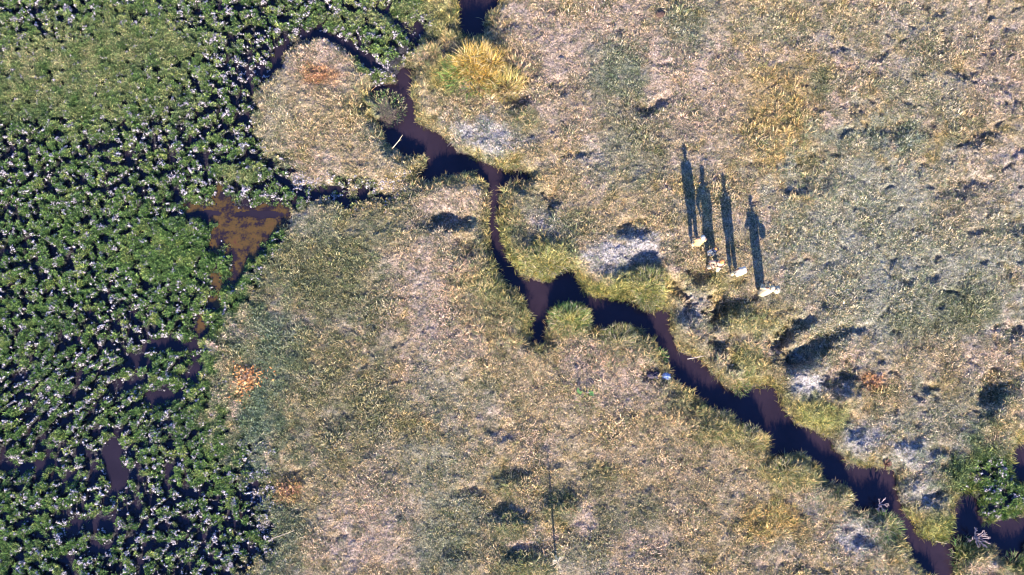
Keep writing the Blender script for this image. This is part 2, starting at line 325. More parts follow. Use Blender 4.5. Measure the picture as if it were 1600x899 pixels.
def simple_mat(name, col, rough=0.8, var=0.12, scale=30.0, spec=0.2):
    m, t, b = new_mat(name)
    tc = t.nodes.new('ShaderNodeTexCoord'); nz = t.nodes.new('ShaderNodeTexNoise'); nz.inputs['Scale'].default_value = scale; nz.inputs['Detail'].default_value = 4
    mx = t.nodes.new('ShaderNodeMix'); mx.data_type = 'RGBA'
    mx.inputs[6].default_value = [c * (1 - var * 1.6) for c in col] + [1]; mx.inputs[7].default_value = [min(1, c * (1 + var)) for c in col] + [1]
    t.links.new(tc.outputs['Object'], nz.inputs['Vector']); t.links.new(nz.outputs['Fac'], mx.inputs[0]); t.links.new(mx.outputs[2], b.inputs['Base Color'])
    b.inputs['Roughness'].default_value = rough; b.inputs['Specular IOR Level'].default_value = spec
    return m

def ground_mat():
    m, t, b = new_mat('soil_and_litter')
    a = t.nodes.new('ShaderNodeAttribute'); a.attribute_name = 'col'
    tc = t.nodes.new('ShaderNodeTexCoord')
    n1 = t.nodes.new('ShaderNodeTexNoise'); n1.inputs['Scale'].default_value = 17; n1.inputs['Detail'].default_value = 6
    n2 = t.nodes.new('ShaderNodeTexNoise'); n2.inputs['Scale'].default_value = 45; n2.inputs['Detail'].default_value = 3
    r = t.nodes.new('ShaderNodeMapRange'); r.inputs[1].default_value = .3; r.inputs[2].default_value = .7; r.inputs[3].default_value = .15; r.inputs[4].default_value = 1.55
    mx = t.nodes.new('ShaderNodeVectorMath'); mx.operation = 'SCALE'
    bp = t.nodes.new('ShaderNodeBump'); bp.inputs['Distance'].default_value = 0.05; bp.inputs['Strength'].default_value = 1.0
    for n in (n1, n2): t.links.new(tc.outputs['Object'], n.inputs['Vector'])
    t.links.new(n1.outputs['Fac'], r.inputs[0]); t.links.new(a.outputs['Color'], mx.inputs[0]); t.links.new(r.outputs[0], mx.inputs['Scale'])
    t.links.new(mx.outputs[0], b.inputs['Base Color']); t.links.new(n2.outputs['Fac'], bp.inputs['Height']); t.links.new(bp.outputs[0], b.inputs['Normal'])
    w = t.nodes.new('ShaderNodeAttribute'); w.attribute_name = 'wet'
    rr = t.nodes.new('ShaderNodeMapRange'); rr.inputs[3].default_value = 0.95; rr.inputs[4].default_value = 0.35
    t.links.new(w.outputs['Fac'], rr.inputs[0]); t.links.new(rr.outputs[0], b.inputs['Roughness'])
    b.inputs['Specular IOR Level'].default_value = 0.25
    return m

def plant_mat(name, inst=True, transl=0.25, col=(1, 1, 1)):
    """blade colour = colour of the spot (carried by the instance) x tint of the blade"""
    m, t, b = new_mat(name)
    g = t.nodes.new('ShaderNodeAttribute'); g.attribute_name = 'tint'
    mul = t.nodes.new('ShaderNodeVectorMath'); mul.operation = 'MULTIPLY'
    t.links.new(g.outputs['Color'], mul.inputs[0])
    if inst:
        i = t.nodes.new('ShaderNodeAttribute'); i.attribute_type = 'INSTANCER'; i.attribute_name = 'col'
        t.links.new(i.outputs['Color'], mul.inputs[1])
    else:
        mul.inputs[1].default_value = col
    b.inputs['Roughness'].default_value = .6; b.inputs['Specular IOR Level'].default_value = .25
    tr = t.nodes.new('ShaderNodeBsdfTranslucent'); ms = t.nodes.new('ShaderNodeMixShader'); ms.inputs[0].default_value = transl
    t.links.new(mul.outputs[0], b.inputs['Base Color']); t.links.new(mul.outputs[0], tr.inputs['Color'])
    t.links.new(b.outputs[0], ms.inputs[1]); t.links.new(tr.outputs[0], ms.inputs[2]); t.links.new(ms.outputs[0], t.nodes['Material Output'].inputs['Surface'])
    return m

def water_mat(name, col, scale=1.1):
    m, t, b = new_mat(name)
    tc = t.nodes.new('ShaderNodeTexCoord'); n = t.nodes.new('ShaderNodeTexNoise'); n.inputs['Scale'].default_value = scale; n.inputs['Detail'].default_value = 4
    mx = t.nodes.new('ShaderNodeMix'); mx.data_type = 'RGBA'; mx.inputs[6].default_value = [c * .45 for c in col] + [1]; mx.inputs[7].default_value = [c * 1.5 for c in col] + [1]
    n2 = t.nodes.new('ShaderNodeTexNoise'); n2.inputs['Scale'].default_value = 9; n2.inputs['Detail'].default_value = 2
    bp = t.nodes.new('ShaderNodeBump'); bp.inputs['Distance'].default_value = .004; bp.inputs['Strength'].default_value = .5
    t.links.new(tc.outputs['Object'], n.inputs['Vector']); t.links.new(tc.outputs['Object'], n2.inputs['Vector'])
    t.links.new(n.outputs['Fac'], mx.inputs[0]); t.links.new(mx.outputs[2], b.inputs['Base Color']); t.links.new(n2.outputs['Fac'], bp.inputs['Height']); t.links.new(bp.outputs[0], b.inputs['Normal'])
    b.inputs['Roughness'].default_value = .12; b.inputs['IOR'].default_value = 1.33
    return m

M_ground = ground_mat()
M_inst = plant_mat('grass_blades')
M_clod = plant_mat('dry_clods', True, 0.0)
M_own = plant_mat('plant_leaves', False)

# ------------------------------------------------------------------ terrain sheet
def axis(half, step, far):
    core = np.arange(-half, half + step / 2, step)
    out = [half]; s = step
    while out[-1] < far: s *= 1.35; out.append(out[-1] + s)
    o = np.array(out[1:])
    return np.concatenate([-o[::-1], core, o])
gx = axis(24.6, 0.037, 260.0); gy = axis(14.6, 0.037, 260.0) + 0.6
GX, GY = np.meshgrid(gx, gy)
F = fields(GX, GY)
GZ = F['z'].copy()
ny, nx = GX.shape

cover = vegetation(GX, GY, F)
mud = C(.018, .016, .020)
n5 = fbm(GX, GY, 4.0, 3, 201)[..., None]
litter = cover * 0.60 * (1 + .25 * n5)
M_ = F['marsh'][..., None]; hum = F['hum'][..., None]
msoil = mud + (C(.055, .075, .03) - mud) * hum * sstep(.8, .2, F['tear'][..., None]) + (C(.04, .05, .022) - mud) * hum * .6
gcol = litter * (1 - M_) + msoil * M_
# bare trampled crust on the pale patches keeps its own colour, banks and ditches are wet mud
wetr = sstep(0.12, 0.02, F['riv'])
bankc = C(.05, .035, .03)
gcol = gcol + (bankc - gcol) * wetr[..., None] * sstep(-.15, -.28, GZ)[..., None]
wetd = np.clip(np.exp(-(F['kd'] / .16) ** 2) + .8 * np.exp(-(F['gu'] / .2) ** 2), 0, 1)
gcol = gcol + (C(.03, .028, .035) - gcol) * wetd[..., None]
wet = np.clip(wetr + wetd + F['marsh'] * (1 - F['hum']), 0, 1)

verts = np.stack([GX, GY, GZ], -1).reshape(-1, 3).astype(np.float32)
idx = np.arange(nx * ny).reshape(ny, nx)
quads = np.stack([idx[:-1, :-1], idx[:-1, 1:], idx[1:, 1:], idx[1:, :-1]], -1).reshape(-1, 4)

def np_mesh(name, verts, faces, k):
    me = bpy.data.meshes.new(name)
    nf = len(faces)
    me.vertices.add(len(verts)); me.vertices.foreach_set('co', np.asarray(verts, np.float32).ravel())
    me.loops.add(nf * k); me.loops.foreach_set('vertex_index', np.asarray(faces, np.int32).ravel())
    me.polygons.add(nf); me.polygons.foreach_set('loop_start', np.arange(0, nf * k, k, dtype=np.int32))
    me.update(calc_edges=True); me.validate()
    return me

me = np_mesh('meadow_ground', verts, quads, 4)
at = me.attributes.new('col', 'FLOAT_COLOR', 'POINT')
at.data.foreach_set('color', np.concatenate([np.clip(gcol, .004, .9).reshape(-1, 3), np.ones((nx * ny, 1))], 1).astype(np.float32).ravel())
aw = me.attributes.new('wet', 'FLOAT', 'POINT'); aw.data.foreach_set('value', wet.ravel().astype(np.float32))
me.polygons.foreach_set('use_smooth', np.ones(len(quads), bool))
me.materials.append(M_ground)
ground = bpy.data.objects.new('meadow_ground', me); COL.objects.link(ground); tag(ground, kind='structure')

def hz(x, y):
    """ground height at points inside the fine grid"""
    x = np.atleast_1d(np.asarray(x, float)); y = np.atleast_1d(np.asarray(y, float))
    i = np.clip(np.searchsorted(gx, x) - 1, 0, nx - 2); j = np.clip(np.searchsorted(gy, y) - 1, 0, ny - 2)
    fu = (x - gx[i]) / (gx[i + 1] - gx[i]); fv = (y - gy[j]) / (gy[j + 1] - gy[j])
    return (GZ[j, i] * (1 - fu) + GZ[j, i + 1] * fu) * (1 - fv) + (GZ[j + 1, i] * (1 - fu) + GZ[j + 1, i + 1] * fu) * fv
def at_grid(x, y):
    i = np.clip(np.searchsorted(gx, x), 0, nx - 1); j = np.clip(np.searchsorted(gy, y), 0, ny - 1)
    return {q: v[j, i] for q, v in F.items()}, cover[j, i]
def hz1(px, py):
    x, y = P(px, py); return x, y, float(hz(x, y)[0])

# ------------------------------------------------------------------ water
def water_sheet(name, polys, z, mat, grow=1.2, avoid=None):
    """one flat sheet lying in the channel, cut wider than the banks so that its edge is hidden in them"""
    bm = bmesh.new()
    for pl in polys:
        x0 = min(p[0] for p in pl) - grow; x1 = max(p[0] for p in pl) + grow
        y0 = min(p[1] for p in pl) - grow; y1 = max(p[1] for p in pl) + grow
    S = np.minimum.reduce([sdf_poly(p) for p in polys])
    st = 0.24
    xs = np.arange(-24, 24, st); ys = np.arange(-16, 16, st)
    XX, YY = np.meshgrid(xs + st / 2, ys + st / 2)
    keep = samp(S, XX, YY) < grow
    if avoid is not None: keep &= ~(samp(np.minimum.reduce([sdf_poly(p) for p in avoid]), XX, YY) < .35)
    vm = {}
    def V(i, j):
        if (i, j) not in vm: vm[(i, j)] = bm.verts.new((xs[0] + i * st, ys[0] + j * st, z))
        return vm[(i, j)]
    for j, i in zip(*np.nonzero(keep)):
        bm.faces.new([V(i, j), V(i + 1, j), V(i + 1, j + 1), V(i, j + 1)])
    me = bpy.data.meshes.new(name); bm.to_mesh(me); bm.free(); me.materials.append(mat)
    o = bpy.data.objects.new(name, me); COL.objects.link(o); tag(o, kind='structure'); return o
algae_mat = water_mat('algae_pool_water', (.10, .055, .018), 6)
_t = algae_mat.node_tree; _b = _t.nodes['Principled BSDF']
_n = _t.nodes.new('ShaderNodeTexNoise'); _n.inputs['Scale'].default_value = 1.6; _n.inputs['Detail'].default_value = 10; _n.inputs['Roughness'].default_value = .75
_r = _t.nodes.new('ShaderNodeValToRGB'); _e = _r.color_ramp.elements
_e[0].position = .44; _e[0].color = (.014, .009, .012, 1); _e[1].position = .52; _e[1].color = (.060, .036, .010, 1)
_q = _e.new(.58); _q.color = (.070, .040, .012, 1); _q = _e.new(.66); _q.color = (.060, .022, .012, 1)
_t.links.new(_t.nodes['Texture Coordinate'].outputs['Object'], _n.inputs['Vector']); _t.links.new(_n.outputs['Fac'], _r.inputs[0]); _t.links.new(_r.outputs[0], _b.inputs['Base Color'])
water_sheet('stream_water', WATERS, WZ, water_mat('silty_stream_water', (.020, .0125, .0165)), .45)
def fine_sheet(name, keep_fn, z, mat, st, ext):
    xs = np.arange(ext[0], ext[1], st); ys = np.arange(ext[2], ext[3], st)
    XX, YY = np.meshgrid(xs, ys); keep = keep_fn(XX, YY)
    vid = -np.ones((len(ys) + 1, len(xs) + 1), int)
    jj, ii = np.nonzero(keep)
    for dj in (0, 1):
        for di in (0, 1): vid[jj + dj, ii + di] = 1
    pj, pi = np.nonzero(vid > 0); vid[pj, pi] = np.arange(len(pj))
    X = xs[0] - st / 2 + pi * st; Y = ys[0] - st / 2 + pj * st
    V = np.stack([X + st * .4 * gnoise(X * 5, Y * 5, 3), Y + st * .4 * gnoise(X * 5, Y * 5, 4), np.full(len(X), z)], 1)
    Fc = np.stack([vid[jj, ii], vid[jj, ii + 1], vid[jj + 1, ii + 1], vid[jj + 1, ii]], 1)
    me = np_mesh(name, V, Fc, 4); me.materials.append(mat)
    o = bpy.data.objects.new(name, me); COL.objects.link(o); return o
def in_marsh(X, Y):
    m = (samp(S_marsh, X, Y) < .5) | (samp(S_kd, X, Y) < .5) | (samp(S_gu, X, Y) < .4) | (samp(S_sd, X, Y) < .5)
    e = blob(X, Y, 1560, 770, 60, 60) > .32
    return (m | e) & (samp(S_riv, X, Y) > .75)
tag(fine_sheet('marsh_water', in_marsh, MZ, water_mat('marsh_water', (.016, .011, .015)), .24, (-26, 24, -15, 16)), kind='structure')
S_alg = np.minimum.reduce([sdf_poly(p) for p in mpools[:4]])
def algae_here(X, Y):
    wx, wy = warp(X, Y)
    return (samp(S_alg, wx, wy) + .20 * fbm(X, Y, 2.6, 4, 61, .65) + .16 * fbm(X, Y, 7, 2, 62) < .02) & (blob(X, Y, 402, 333, 46, 7) + .3 * fbm(X, Y, 3, 3, 63) < .45) & (blob(X, Y, 320, 332, 26, 6) + .3 * fbm(X, Y, 3, 3, 63) < .45)
tag(fine_sheet('floating_algae', algae_here, MZ + .005, algae_mat, .045, (-13.5, -7.5, -3, 5)), 'rusty brown algae film floating on the open pool in the marsh', 'algae', kind='stuff')

# ------------------------------------------------------------------ tufts
rng = np.random.default_rng(7)
def blades(n, rad, lmin, lmax, w, lean_lo, lean_hi, curl, tints, seed, segs=3, tipw=.15):
    """n tapering bent blades; returns verts, faces(tris/quads as quads), tint per vertex"""
    r = np.random.default_rng(seed)
    V = []; Fc = []; T = []
    for k in range(n):
        a = r.uniform(0, 2 * math.pi); rr = rad * math.sqrt(r.uniform()); bx, by = rr * math.cos(a), rr * math.sin(a)
        d = a + r.normal(0, .9); L = r.uniform(lmin, lmax); lean = math.radians(r.uniform(lean_lo, lean_hi)); cu = math.radians(curl) * r.uniform(.4, 1.4)
        p = np.array([bx, by, -0.012]); tint = tints[r.integers(len(tints))] * r.uniform(.75, 1.25)
        side = np.array([-math.sin(d), math.cos(d), r.normal(0, .35)]); side /= np.linalg.norm(side); ww = w * r.uniform(.7, 1.3)
        b0 = len(V)
        for s in range(segs + 1):
            t = s / segs; hw = ww * .5 * ((1 - t) * (1 - tipw) + tipw) * (1 if s else .8)
            V += [p - side * hw, p + side * hw]; T += [tint, tint]
            p = p + np.array([math.cos(d) * math.sin(lean), math.sin(d) * math.sin(lean), math.cos(lean)]) * L / segs
            lean = min(lean + cu / segs, math.radians(100))
        for s in range(segs): Fc.append((b0 + 2 * s, b0 + 2 * s + 1, b0 + 2 * s + 3, b0 + 2 * s + 2))
    return np.array(V), np.array(Fc), np.array(T)

def set_tint(me, T):
    a = me.attributes.new('tint', 'FLOAT_COLOR', 'POINT')
    a.data.foreach_set('color', np.concatenate([T, np.ones((len(T), 1))], 1).astype(np.float32).ravel())

def proto_collection(name, makers, mat):
    c = bpy.data.collections.new(name)
    for i, mk in enumerate(makers):
        V, Fc, T = mk()
        me = np_mesh(name, V, Fc, 4); set_tint(me, T); me.materials.append(mat)
        o = bpy.data.objects.new(name, me); c.objects.link(o)
    return c

def scatter(name, coll, x, y, z, scl, col, label, cat, tilt=0.12):
    n = len(x); me = bpy.data.meshes.new(name)
    me.vertices.add(n); me.vertices.foreach_set('co', np.stack([x, y, z], 1).astype(np.float32).ravel())
    nm = len(coll.objects)
    a = me.attributes.new('pick', 'INT', 'POINT'); a.data.foreach_set('value', rng.integers(0, nm, n).astype(np.int32))
    rot = np.stack([rng.normal(0, tilt, n), rng.normal(0, tilt, n), rng.uniform(0, 6.283, n)], 1)
    a = me.attributes.new('turn', 'FLOAT_VECTOR', 'POINT'); a.data.foreach_set('vector', rot.astype(np.float32).ravel())
    a = me.attributes.new('size', 'FLOAT', 'POINT'); a.data.foreach_set('value', np.asarray(scl, np.float32))
    a = me.attributes.new('col', 'FLOAT_COLOR', 'POINT'); a.data.foreach_set('color', np.concatenate([col, np.ones((n, 1))], 1).astype(np.float32).ravel())
    o = bpy.data.objects.new(name, me); COL.objects.link(o)
    ng = bpy.data.node_groups.new(name, 'GeometryNodeTree')
    ng.interface.new_socket('Geometry', in_out='INPUT', socket_type='NodeSocketGeometry'); ng.interface.new_socket('Geometry', in_out='OUTPUT', socket_type='NodeSocketGeometry')
    N = ng.nodes; gi = N.new('NodeGroupInput'); go = N.new('NodeGroupOutput'); ip = N.new('GeometryNodeInstanceOnPoints'); ci = N.new('GeometryNodeCollectionInfo')
    ci.inputs['Collection'].default_value = coll; ci.inputs['Separate Children'].default_value = True; ci.inputs['Reset Children'].default_value = True
    def attr(nm_, ty):
        q = N.new('GeometryNodeInputNamedAttribute'); q.data_type = ty; q.inputs['Name'].default_value = nm_; return q.outputs['Attribute']
    e = N.new('FunctionNodeEulerToRotation')
    L = ng.links
    L.new(gi.outputs[0], ip.inputs['Points']); L.new(ci.outputs[0], ip.inputs['Instance']); ip.inputs['Pick Instance'].default_value = True
    L.new(attr('pick', 'INT'), ip.inputs['Instance Index']); L.new(attr('turn', 'FLOAT_VECTOR'), e.inputs[0]); L.new(e.outputs[0], ip.inputs['Rotation'])
    L.new(attr('size', 'FLOAT'), ip.inputs['Scale']); L.new(ip.outputs[0], go.inputs[0])
    md = o.modifiers.new('scatter', 'NODES'); md.node_group = ng
    tag(o, label, cat, kind='stuff')
    print(name, n, 'instances')
    return o

def T3(*a): return [np.array(t, float) for t in a]
straw_t = T3((1.3, 1.22, 1.1), (1, 1, 1), (.75, .75, .7), (1.5, 1.42, 1.3), (.45, .55, .40), (.32, .38, .32), (1.25, 1.05, .7), (1.5, 1.35, 1.1))
green_t = T3((1, 1, 1), (1.6, 1.45, 1.4), (.55, .6, .6), (2.0, 1.7, 1.9), (.7, .9, .7), (2.6, 1.9, 2.2))
long_t = T3((1, 1, 1), (1.6, 1.35, 1.2), (.4, .5, .4), (2.1, 1.7, 1.5), (.55, .7, .5), (1.2, .95, .7), (.3, .42, .35))

turf = proto_collection('turf_tuft', [(lambda s=s: blades(12, .080, .045, .145, .0165, 12, 72, 50, straw_t, s, 2, .4)) for s in range(8)], M_inst)
leafy = proto_collection('marsh_tuft', [(lambda s=s: blades(16, .06, .03, .09, .017, 10, 65, 50, green_t, 50 + s, 2, .5)) for s in range(8)], M_inst)
longg = proto_collection('long_tuft', [(lambda s=s: blades(26, .11, .12, .36, .0155, 3, 40, 75, long_t, 90 + s, 4)) for s in range(8)], M_inst)

def clod(seed):
    r = np.random.default_rng(seed)
    n = 5; V = []; 
    ring0 = [(math.cos(a) , math.sin(a)) for a in np.arange(n) * 2 * math.pi / n]
    ex = r.uniform(.5, 1.0)
    for z_, s_ in ((-.02, .055), (.012, .050), (.026, .022)):
        for (a, b) in ring0: V.append([a * s_ * r.uniform(.6, 1.5), b * s_ * ex * r.uniform(.6, 1.4), z_ * r.uniform(.5, 1.6)])
    Fc = []
    for l in range(2):
        for i in range(n): Fc.append((l * n + i, l * n + (i + 1) % n, (l + 1) * n + (i + 1) % n, (l + 1) * n + i))
    V.append([0, 0, .034]); t = len(V) - 1
    for i in range(n): Fc.append((2 * n + i, 2 * n + (i + 1) % n, t, t))
    return np.array(V), Fc, np.ones((len(V), 3)) * r.uniform(.7, 1.2)
def clod_tri(seed):
    V, Fc, T = clod(seed)
    Q = [f for f in Fc if f[2] != f[3]]
    n = 5; t = len(V) - 1
    # close the top with quads sharing the centre
    Q += [(10, 11, 12, t), (12, 13, 14, t), (14, 10, t, 10)][:2]
    return V, np.array(Q), T
clods = proto_collection('clod', [(lambda s=s: clod_tri(200 + s)) for s in range(6)], M_clod)

AX, AY = 24.4, 14.4
def points(n):
    n = int(n * 1.27)
    return rng.uniform(-AX, AX, n), rng.uniform(-AY, AY, n) + 0.6

# 1. short turf of the meadow
x, y = points(620000)
f, cv_ = at_grid(x, y); z = hz(x, y)
pr = 0.82 + .6 * fbm(x, y, 3.5, 2, 301)
c = cv_
lum = c.mean(1)
pale = sstep(.33, .40, c[:, 2] * 1.12)
pr = pr * (1 - .55 * pale) * (f['riv'] > .04) * (1 - sstep(.35, .6, f['marsh']))
k = rng.uniform(size=len(x)) < pr
x, y, z, c = x[k], y[k], z[k], c[k]; f = {q: v[k] for q, v in f.items()}
hgt = np.clip(.75 + .7 * fbm(x, y, .7, 3, 303) + .3 * (OLIVE.mean() + .12 - c.mean(1)) / .2, .45, 1.7)
jit = rng.normal(1, .26, len(x)).clip(.4, 1.7)[:, None]
gr = (rng.uniform(size=len(x)) < .34)[:, None]
c = np.where(gr, c * C(.40, .52, .42), c) * jit
scatter('meadow_grass', turf, x, y, z, hgt * (.40 + 1.1 * rng.uniform(size=len(x)) ** 1.6), np.clip(c, .01, .9), 'short dry straw and olive grass covering the meadow on both banks', 'grass')

# 2. marsh plants on the hummocks
x, y = points(900000)
k = x < -2.0
k |= (x > 15)
x, y = x[k], y[k]
f, cv_ = at_grid(x, y); z = hz(x, y)
gap = fbm(x, y, 3.6, 3, 311)
pr = f['marsh'] * sstep(.35, .8, f['hum']) * sstep(-.15, .05, gap + .40 - .52 * f['tear']) * (f['pool'] > .02 + .22 * gap) * (f['riv'] > .05) * (f['kd'] > .22)
k = rng.uniform(size=len(x)) < pr * .95
x, y, z = x[k], y[k], z[k]; f = {q: v[k] for q, v in f.items()}
c = cv_[k] * rng.normal(1, .25, len(x)).clip(.4, 1.8)[:, None]
scatter('marsh_plants', leafy, x, y, z, rng.uniform(.7, 1.35, len(x)), np.clip(c, .008, .9), 'low bright green marsh plants on trampled wet hummocks', 'marsh plants', .25)

# 3. pale dry clods and crust crumbs
x, y = points(1200000)
k_ = (x < -2.0) | (x > 15); x, y = x[k_], y[k_]
f, cv_ = at_grid(x, y); z = hz(x, y)
gap = fbm(x, y, 3.6, 3, 311)
cl_n = fbm(x, y, 1.1, 3, 321) + .5 * fbm(x, y, 4.5, 2, 322)
cm = f['marsh'] * sstep(.25, .6, f['hum']) * sstep(.10, .45, cl_n + .25 * (f['tear'] - .6)) ** 1.5 * f['tear'] * (f['pool'] > .03) * (f['riv'] > .1)
cm = np.maximum(cm, 1.3 * f['marsh'] * sstep(.10, -.10, gap + .40 - .52 * f['tear']) * sstep(.5, .9, f['hum']) * (f['pool'] > .03))
cm = np.maximum(cm, .9 * sstep(.55, .25, f['sd']) * sstep(-.2, .2, cl_n) * (f['riv'] > .2))
bright = blob(x, y, 400, 116, 46, 34) + blob(x, y, 236, 690, 70, 26, 30) + .8 * blob(x, y, 405, 790, 34, 90) + .7 * blob(x, y, 60, 600, 110, 30, 10) + .5 * blob(x, y, 250, 850, 160, 30) + .8 * blob(x, y, 545, 306, 80, 14)
cm = np.maximum(cm, np.clip(bright, 0, 1) * sstep(-.25, .15, cl_n) * (f['marsh'] > .3) * (z > MZ + .01) * (f['kd'] > .15))
edge = sstep(.12, .35, f['hum']) * sstep(.95, .6, f['hum']); cm = np.maximum(cm, .75 * edge * f['marsh'] * sstep(-.35, .1, cl_n) * f['tear'] * (f['pool'] > .05) * (f['riv'] > .1))
ring = np.exp(-((f['kd'] - .32) / .12) ** 2); cm = np.maximum(cm, .6 * ring * sstep(-.2, .1, cl_n))
k = rng.uniform(size=len(x)) < cm * .6
x, y, z = x[k], y[k], z[k]; n = len(x)
base = C(.33, .285, .285)
c = base * rng.uniform(.25, 1.1, n)[:, None]
scatter('mud_clods', clods, x, y, z, rng.uniform(.2, .85, n), np.clip(c, .01, .9), 'pale dried mud clods thrown up between the green marsh plants', 'mud clods', .5)

# 4. long grass: along the banks and in rank patches
x, y = points(300000)
f, cv_ = at_grid(x, y); z = hz(x, y)
LONG = [(840,540,40,20,.7),(960,560,60,26,.6),(1130,670,60,26,.9),(1200,700,50,24,.9),(1260,740,50,30,.9),(1330,800,44,26,1),(760,500,50,50,.6),(720,450,30,50,.4),(1180,560,40,20,.7),(1120,590,30,20,.8),(1080,540,26,16,.6),(790,330,20,40,.8),(1380,870,50,24,.6),(850,405,50,30,1),(1010,445,42,30,1),(940,452,60,15,1),(890,498,36,28,1),(760,110,56,40,1),(790,130,30,20,1),(810,480,44,60,.8),(760,430,36,60,.6),(990,530,50,24,.9),(1100,650,70,24,.9),(1160,600,40,26,.5),
 (1230,730,50,28,.9),(1300,780,40,20,.9),(1380,820,40,24,.9),(1215,815,50,26,.8),(1280,650,44,18,.6),(1460,835,34,16,.5),(1520,865,44,20,.8),(1590,880,24,24,1),(820,190,30,20,.6),(800,765,26,16,.6),(877,795,24,18,.6),
 (798,825,30,16,.6),(825,885,36,16,.6),(596,164,34,28,1),(690,110,40,30,.9),(665,84,30,14,.9),(700,60,14,24,.9),(730,280,30,10,.5),(760,255,40,8,.5),(1270,290,40,50,.3),(1230,200,40,100,.22),(1180,500,40,20,.3),(1060,470,20,20,.5),(940,740,24,16,.4),
 (1060,560,10,10,.6),(800,370,20,24,.6),(740,390,40,16,.4),(1440,880,30,14,.5),(1080,600,30,20,.6),(1170,670,40,20,.8),(660,255,20,20,.3)]
pr = 0.34 * np.exp(-(np.maximum(f['riv'] - .05, 0) / .30) ** 2)
for (px, py, a_, b_, s) in LONG: pr = np.maximum(pr, s * .5 * sstep(.2, .8, blob(x, y, px, py, a_ * 1.1, b_ * 1.1) + .3 * f['hn2']))
pr = pr * (f['riv'] > .02) * (1 - .9 * f['marsh'] * (x < 0)) * sstep(-.5, .1, fbm(x, y, 2.4, 2, 333))
k = rng.uniform(size=len(x)) < pr * .60
x, y, z = x[k], y[k], z[k]; f = {q: v[k] for q, v in f.items()}; n = len(x)
c = cv_[k]; c = c * .80 + .08 * LIME + .14 * GOLD; c = c * rng.normal(1, .28, n).clip(.4, 1.7)[:, None]
scatter('long_grass', longg, x, y, z, rng.uniform(.5, 1.15, n), np.clip(c, .01, .9), 'long yellow green grass overhanging the banks of the stream', 'long grass', .2)

# ------------------------------------------------------------------ single plants
def empty(name, x, y, z, rz=0.0):
    o = bpy.data.objects.new(name, None); COL.objects.link(o); o.location = (x, y, z); o.rotation_euler = (0, 0, rz); o.empty_display_size = .2; return o
def mesh_obj(name, V, Fc, mat, parent=None, T=None, loc=None):
    me = np_mesh(name, V, Fc, len(Fc[0]))
    if T is not None: set_tint(me, T)
    me.materials.append(mat)
    o = bpy.data.objects.new(name, me); COL.objects.link(o)
    if parent: o.parent = parent
    if loc: o.location = loc
    return o

def fan(n, rad, lmin, lmax, w, lean_lo, lean_hi, curl, cols, seed, segs=4, rx_=1.0, ry_=1.0, follow=None):
    """a clump of blades leaning away from its middle, coloured blade by blade"""
    r = np.random.default_rng(seed); V = []; Fc = []; T = []
    for k in range(n):
        a = r.uniform(0, 2 * math.pi); q = math.sqrt(r.uniform()); bx, by = rad * q * math.cos(a) * rx_, rad * q * math.sin(a) * ry_
        d = a + r.normal(0, .6); L = r.uniform(lmin, lmax) * (1.1 - .35 * q); lean = math.radians(lean_lo + (lean_hi - lean_lo) * np.clip(q * .7 + r.uniform(0, .3), 0, 1)); cu = math.radians(curl) * r.uniform(.3, 1.5)
        bz = follow(bx, by) if follow else 0.0
        p = np.array([bx, by, bz - .02]); tint = np.array(cols[r.integers(len(cols))]) * r.uniform(.65, 1.3)
        side = np.array([-math.sin(d), math.cos(d), r.normal(0, .4)]); side /= np.linalg.norm(side); ww = w * r.uniform(.7, 1.35); b0 = len(V)
        for s in range(segs + 1):
            t = s / segs; hw = ww * .5 * (1 - .85 * t)
            V += [p - side * hw, p + side * hw]; T += [tint, tint]
            p = p + np.array([math.cos(d) * math.sin(lean), math.sin(d) * math.sin(lean), math.cos(lean)]) * L / segs
            lean = min(lean + cu / segs, math.radians(105))
        for s in range(segs): Fc.append((b0 + 2 * s, b0 + 2 * s + 1, b0 + 2 * s + 3, b0 + 2 * s + 2))
    return np.array(V), np.array(Fc), np.array(T)

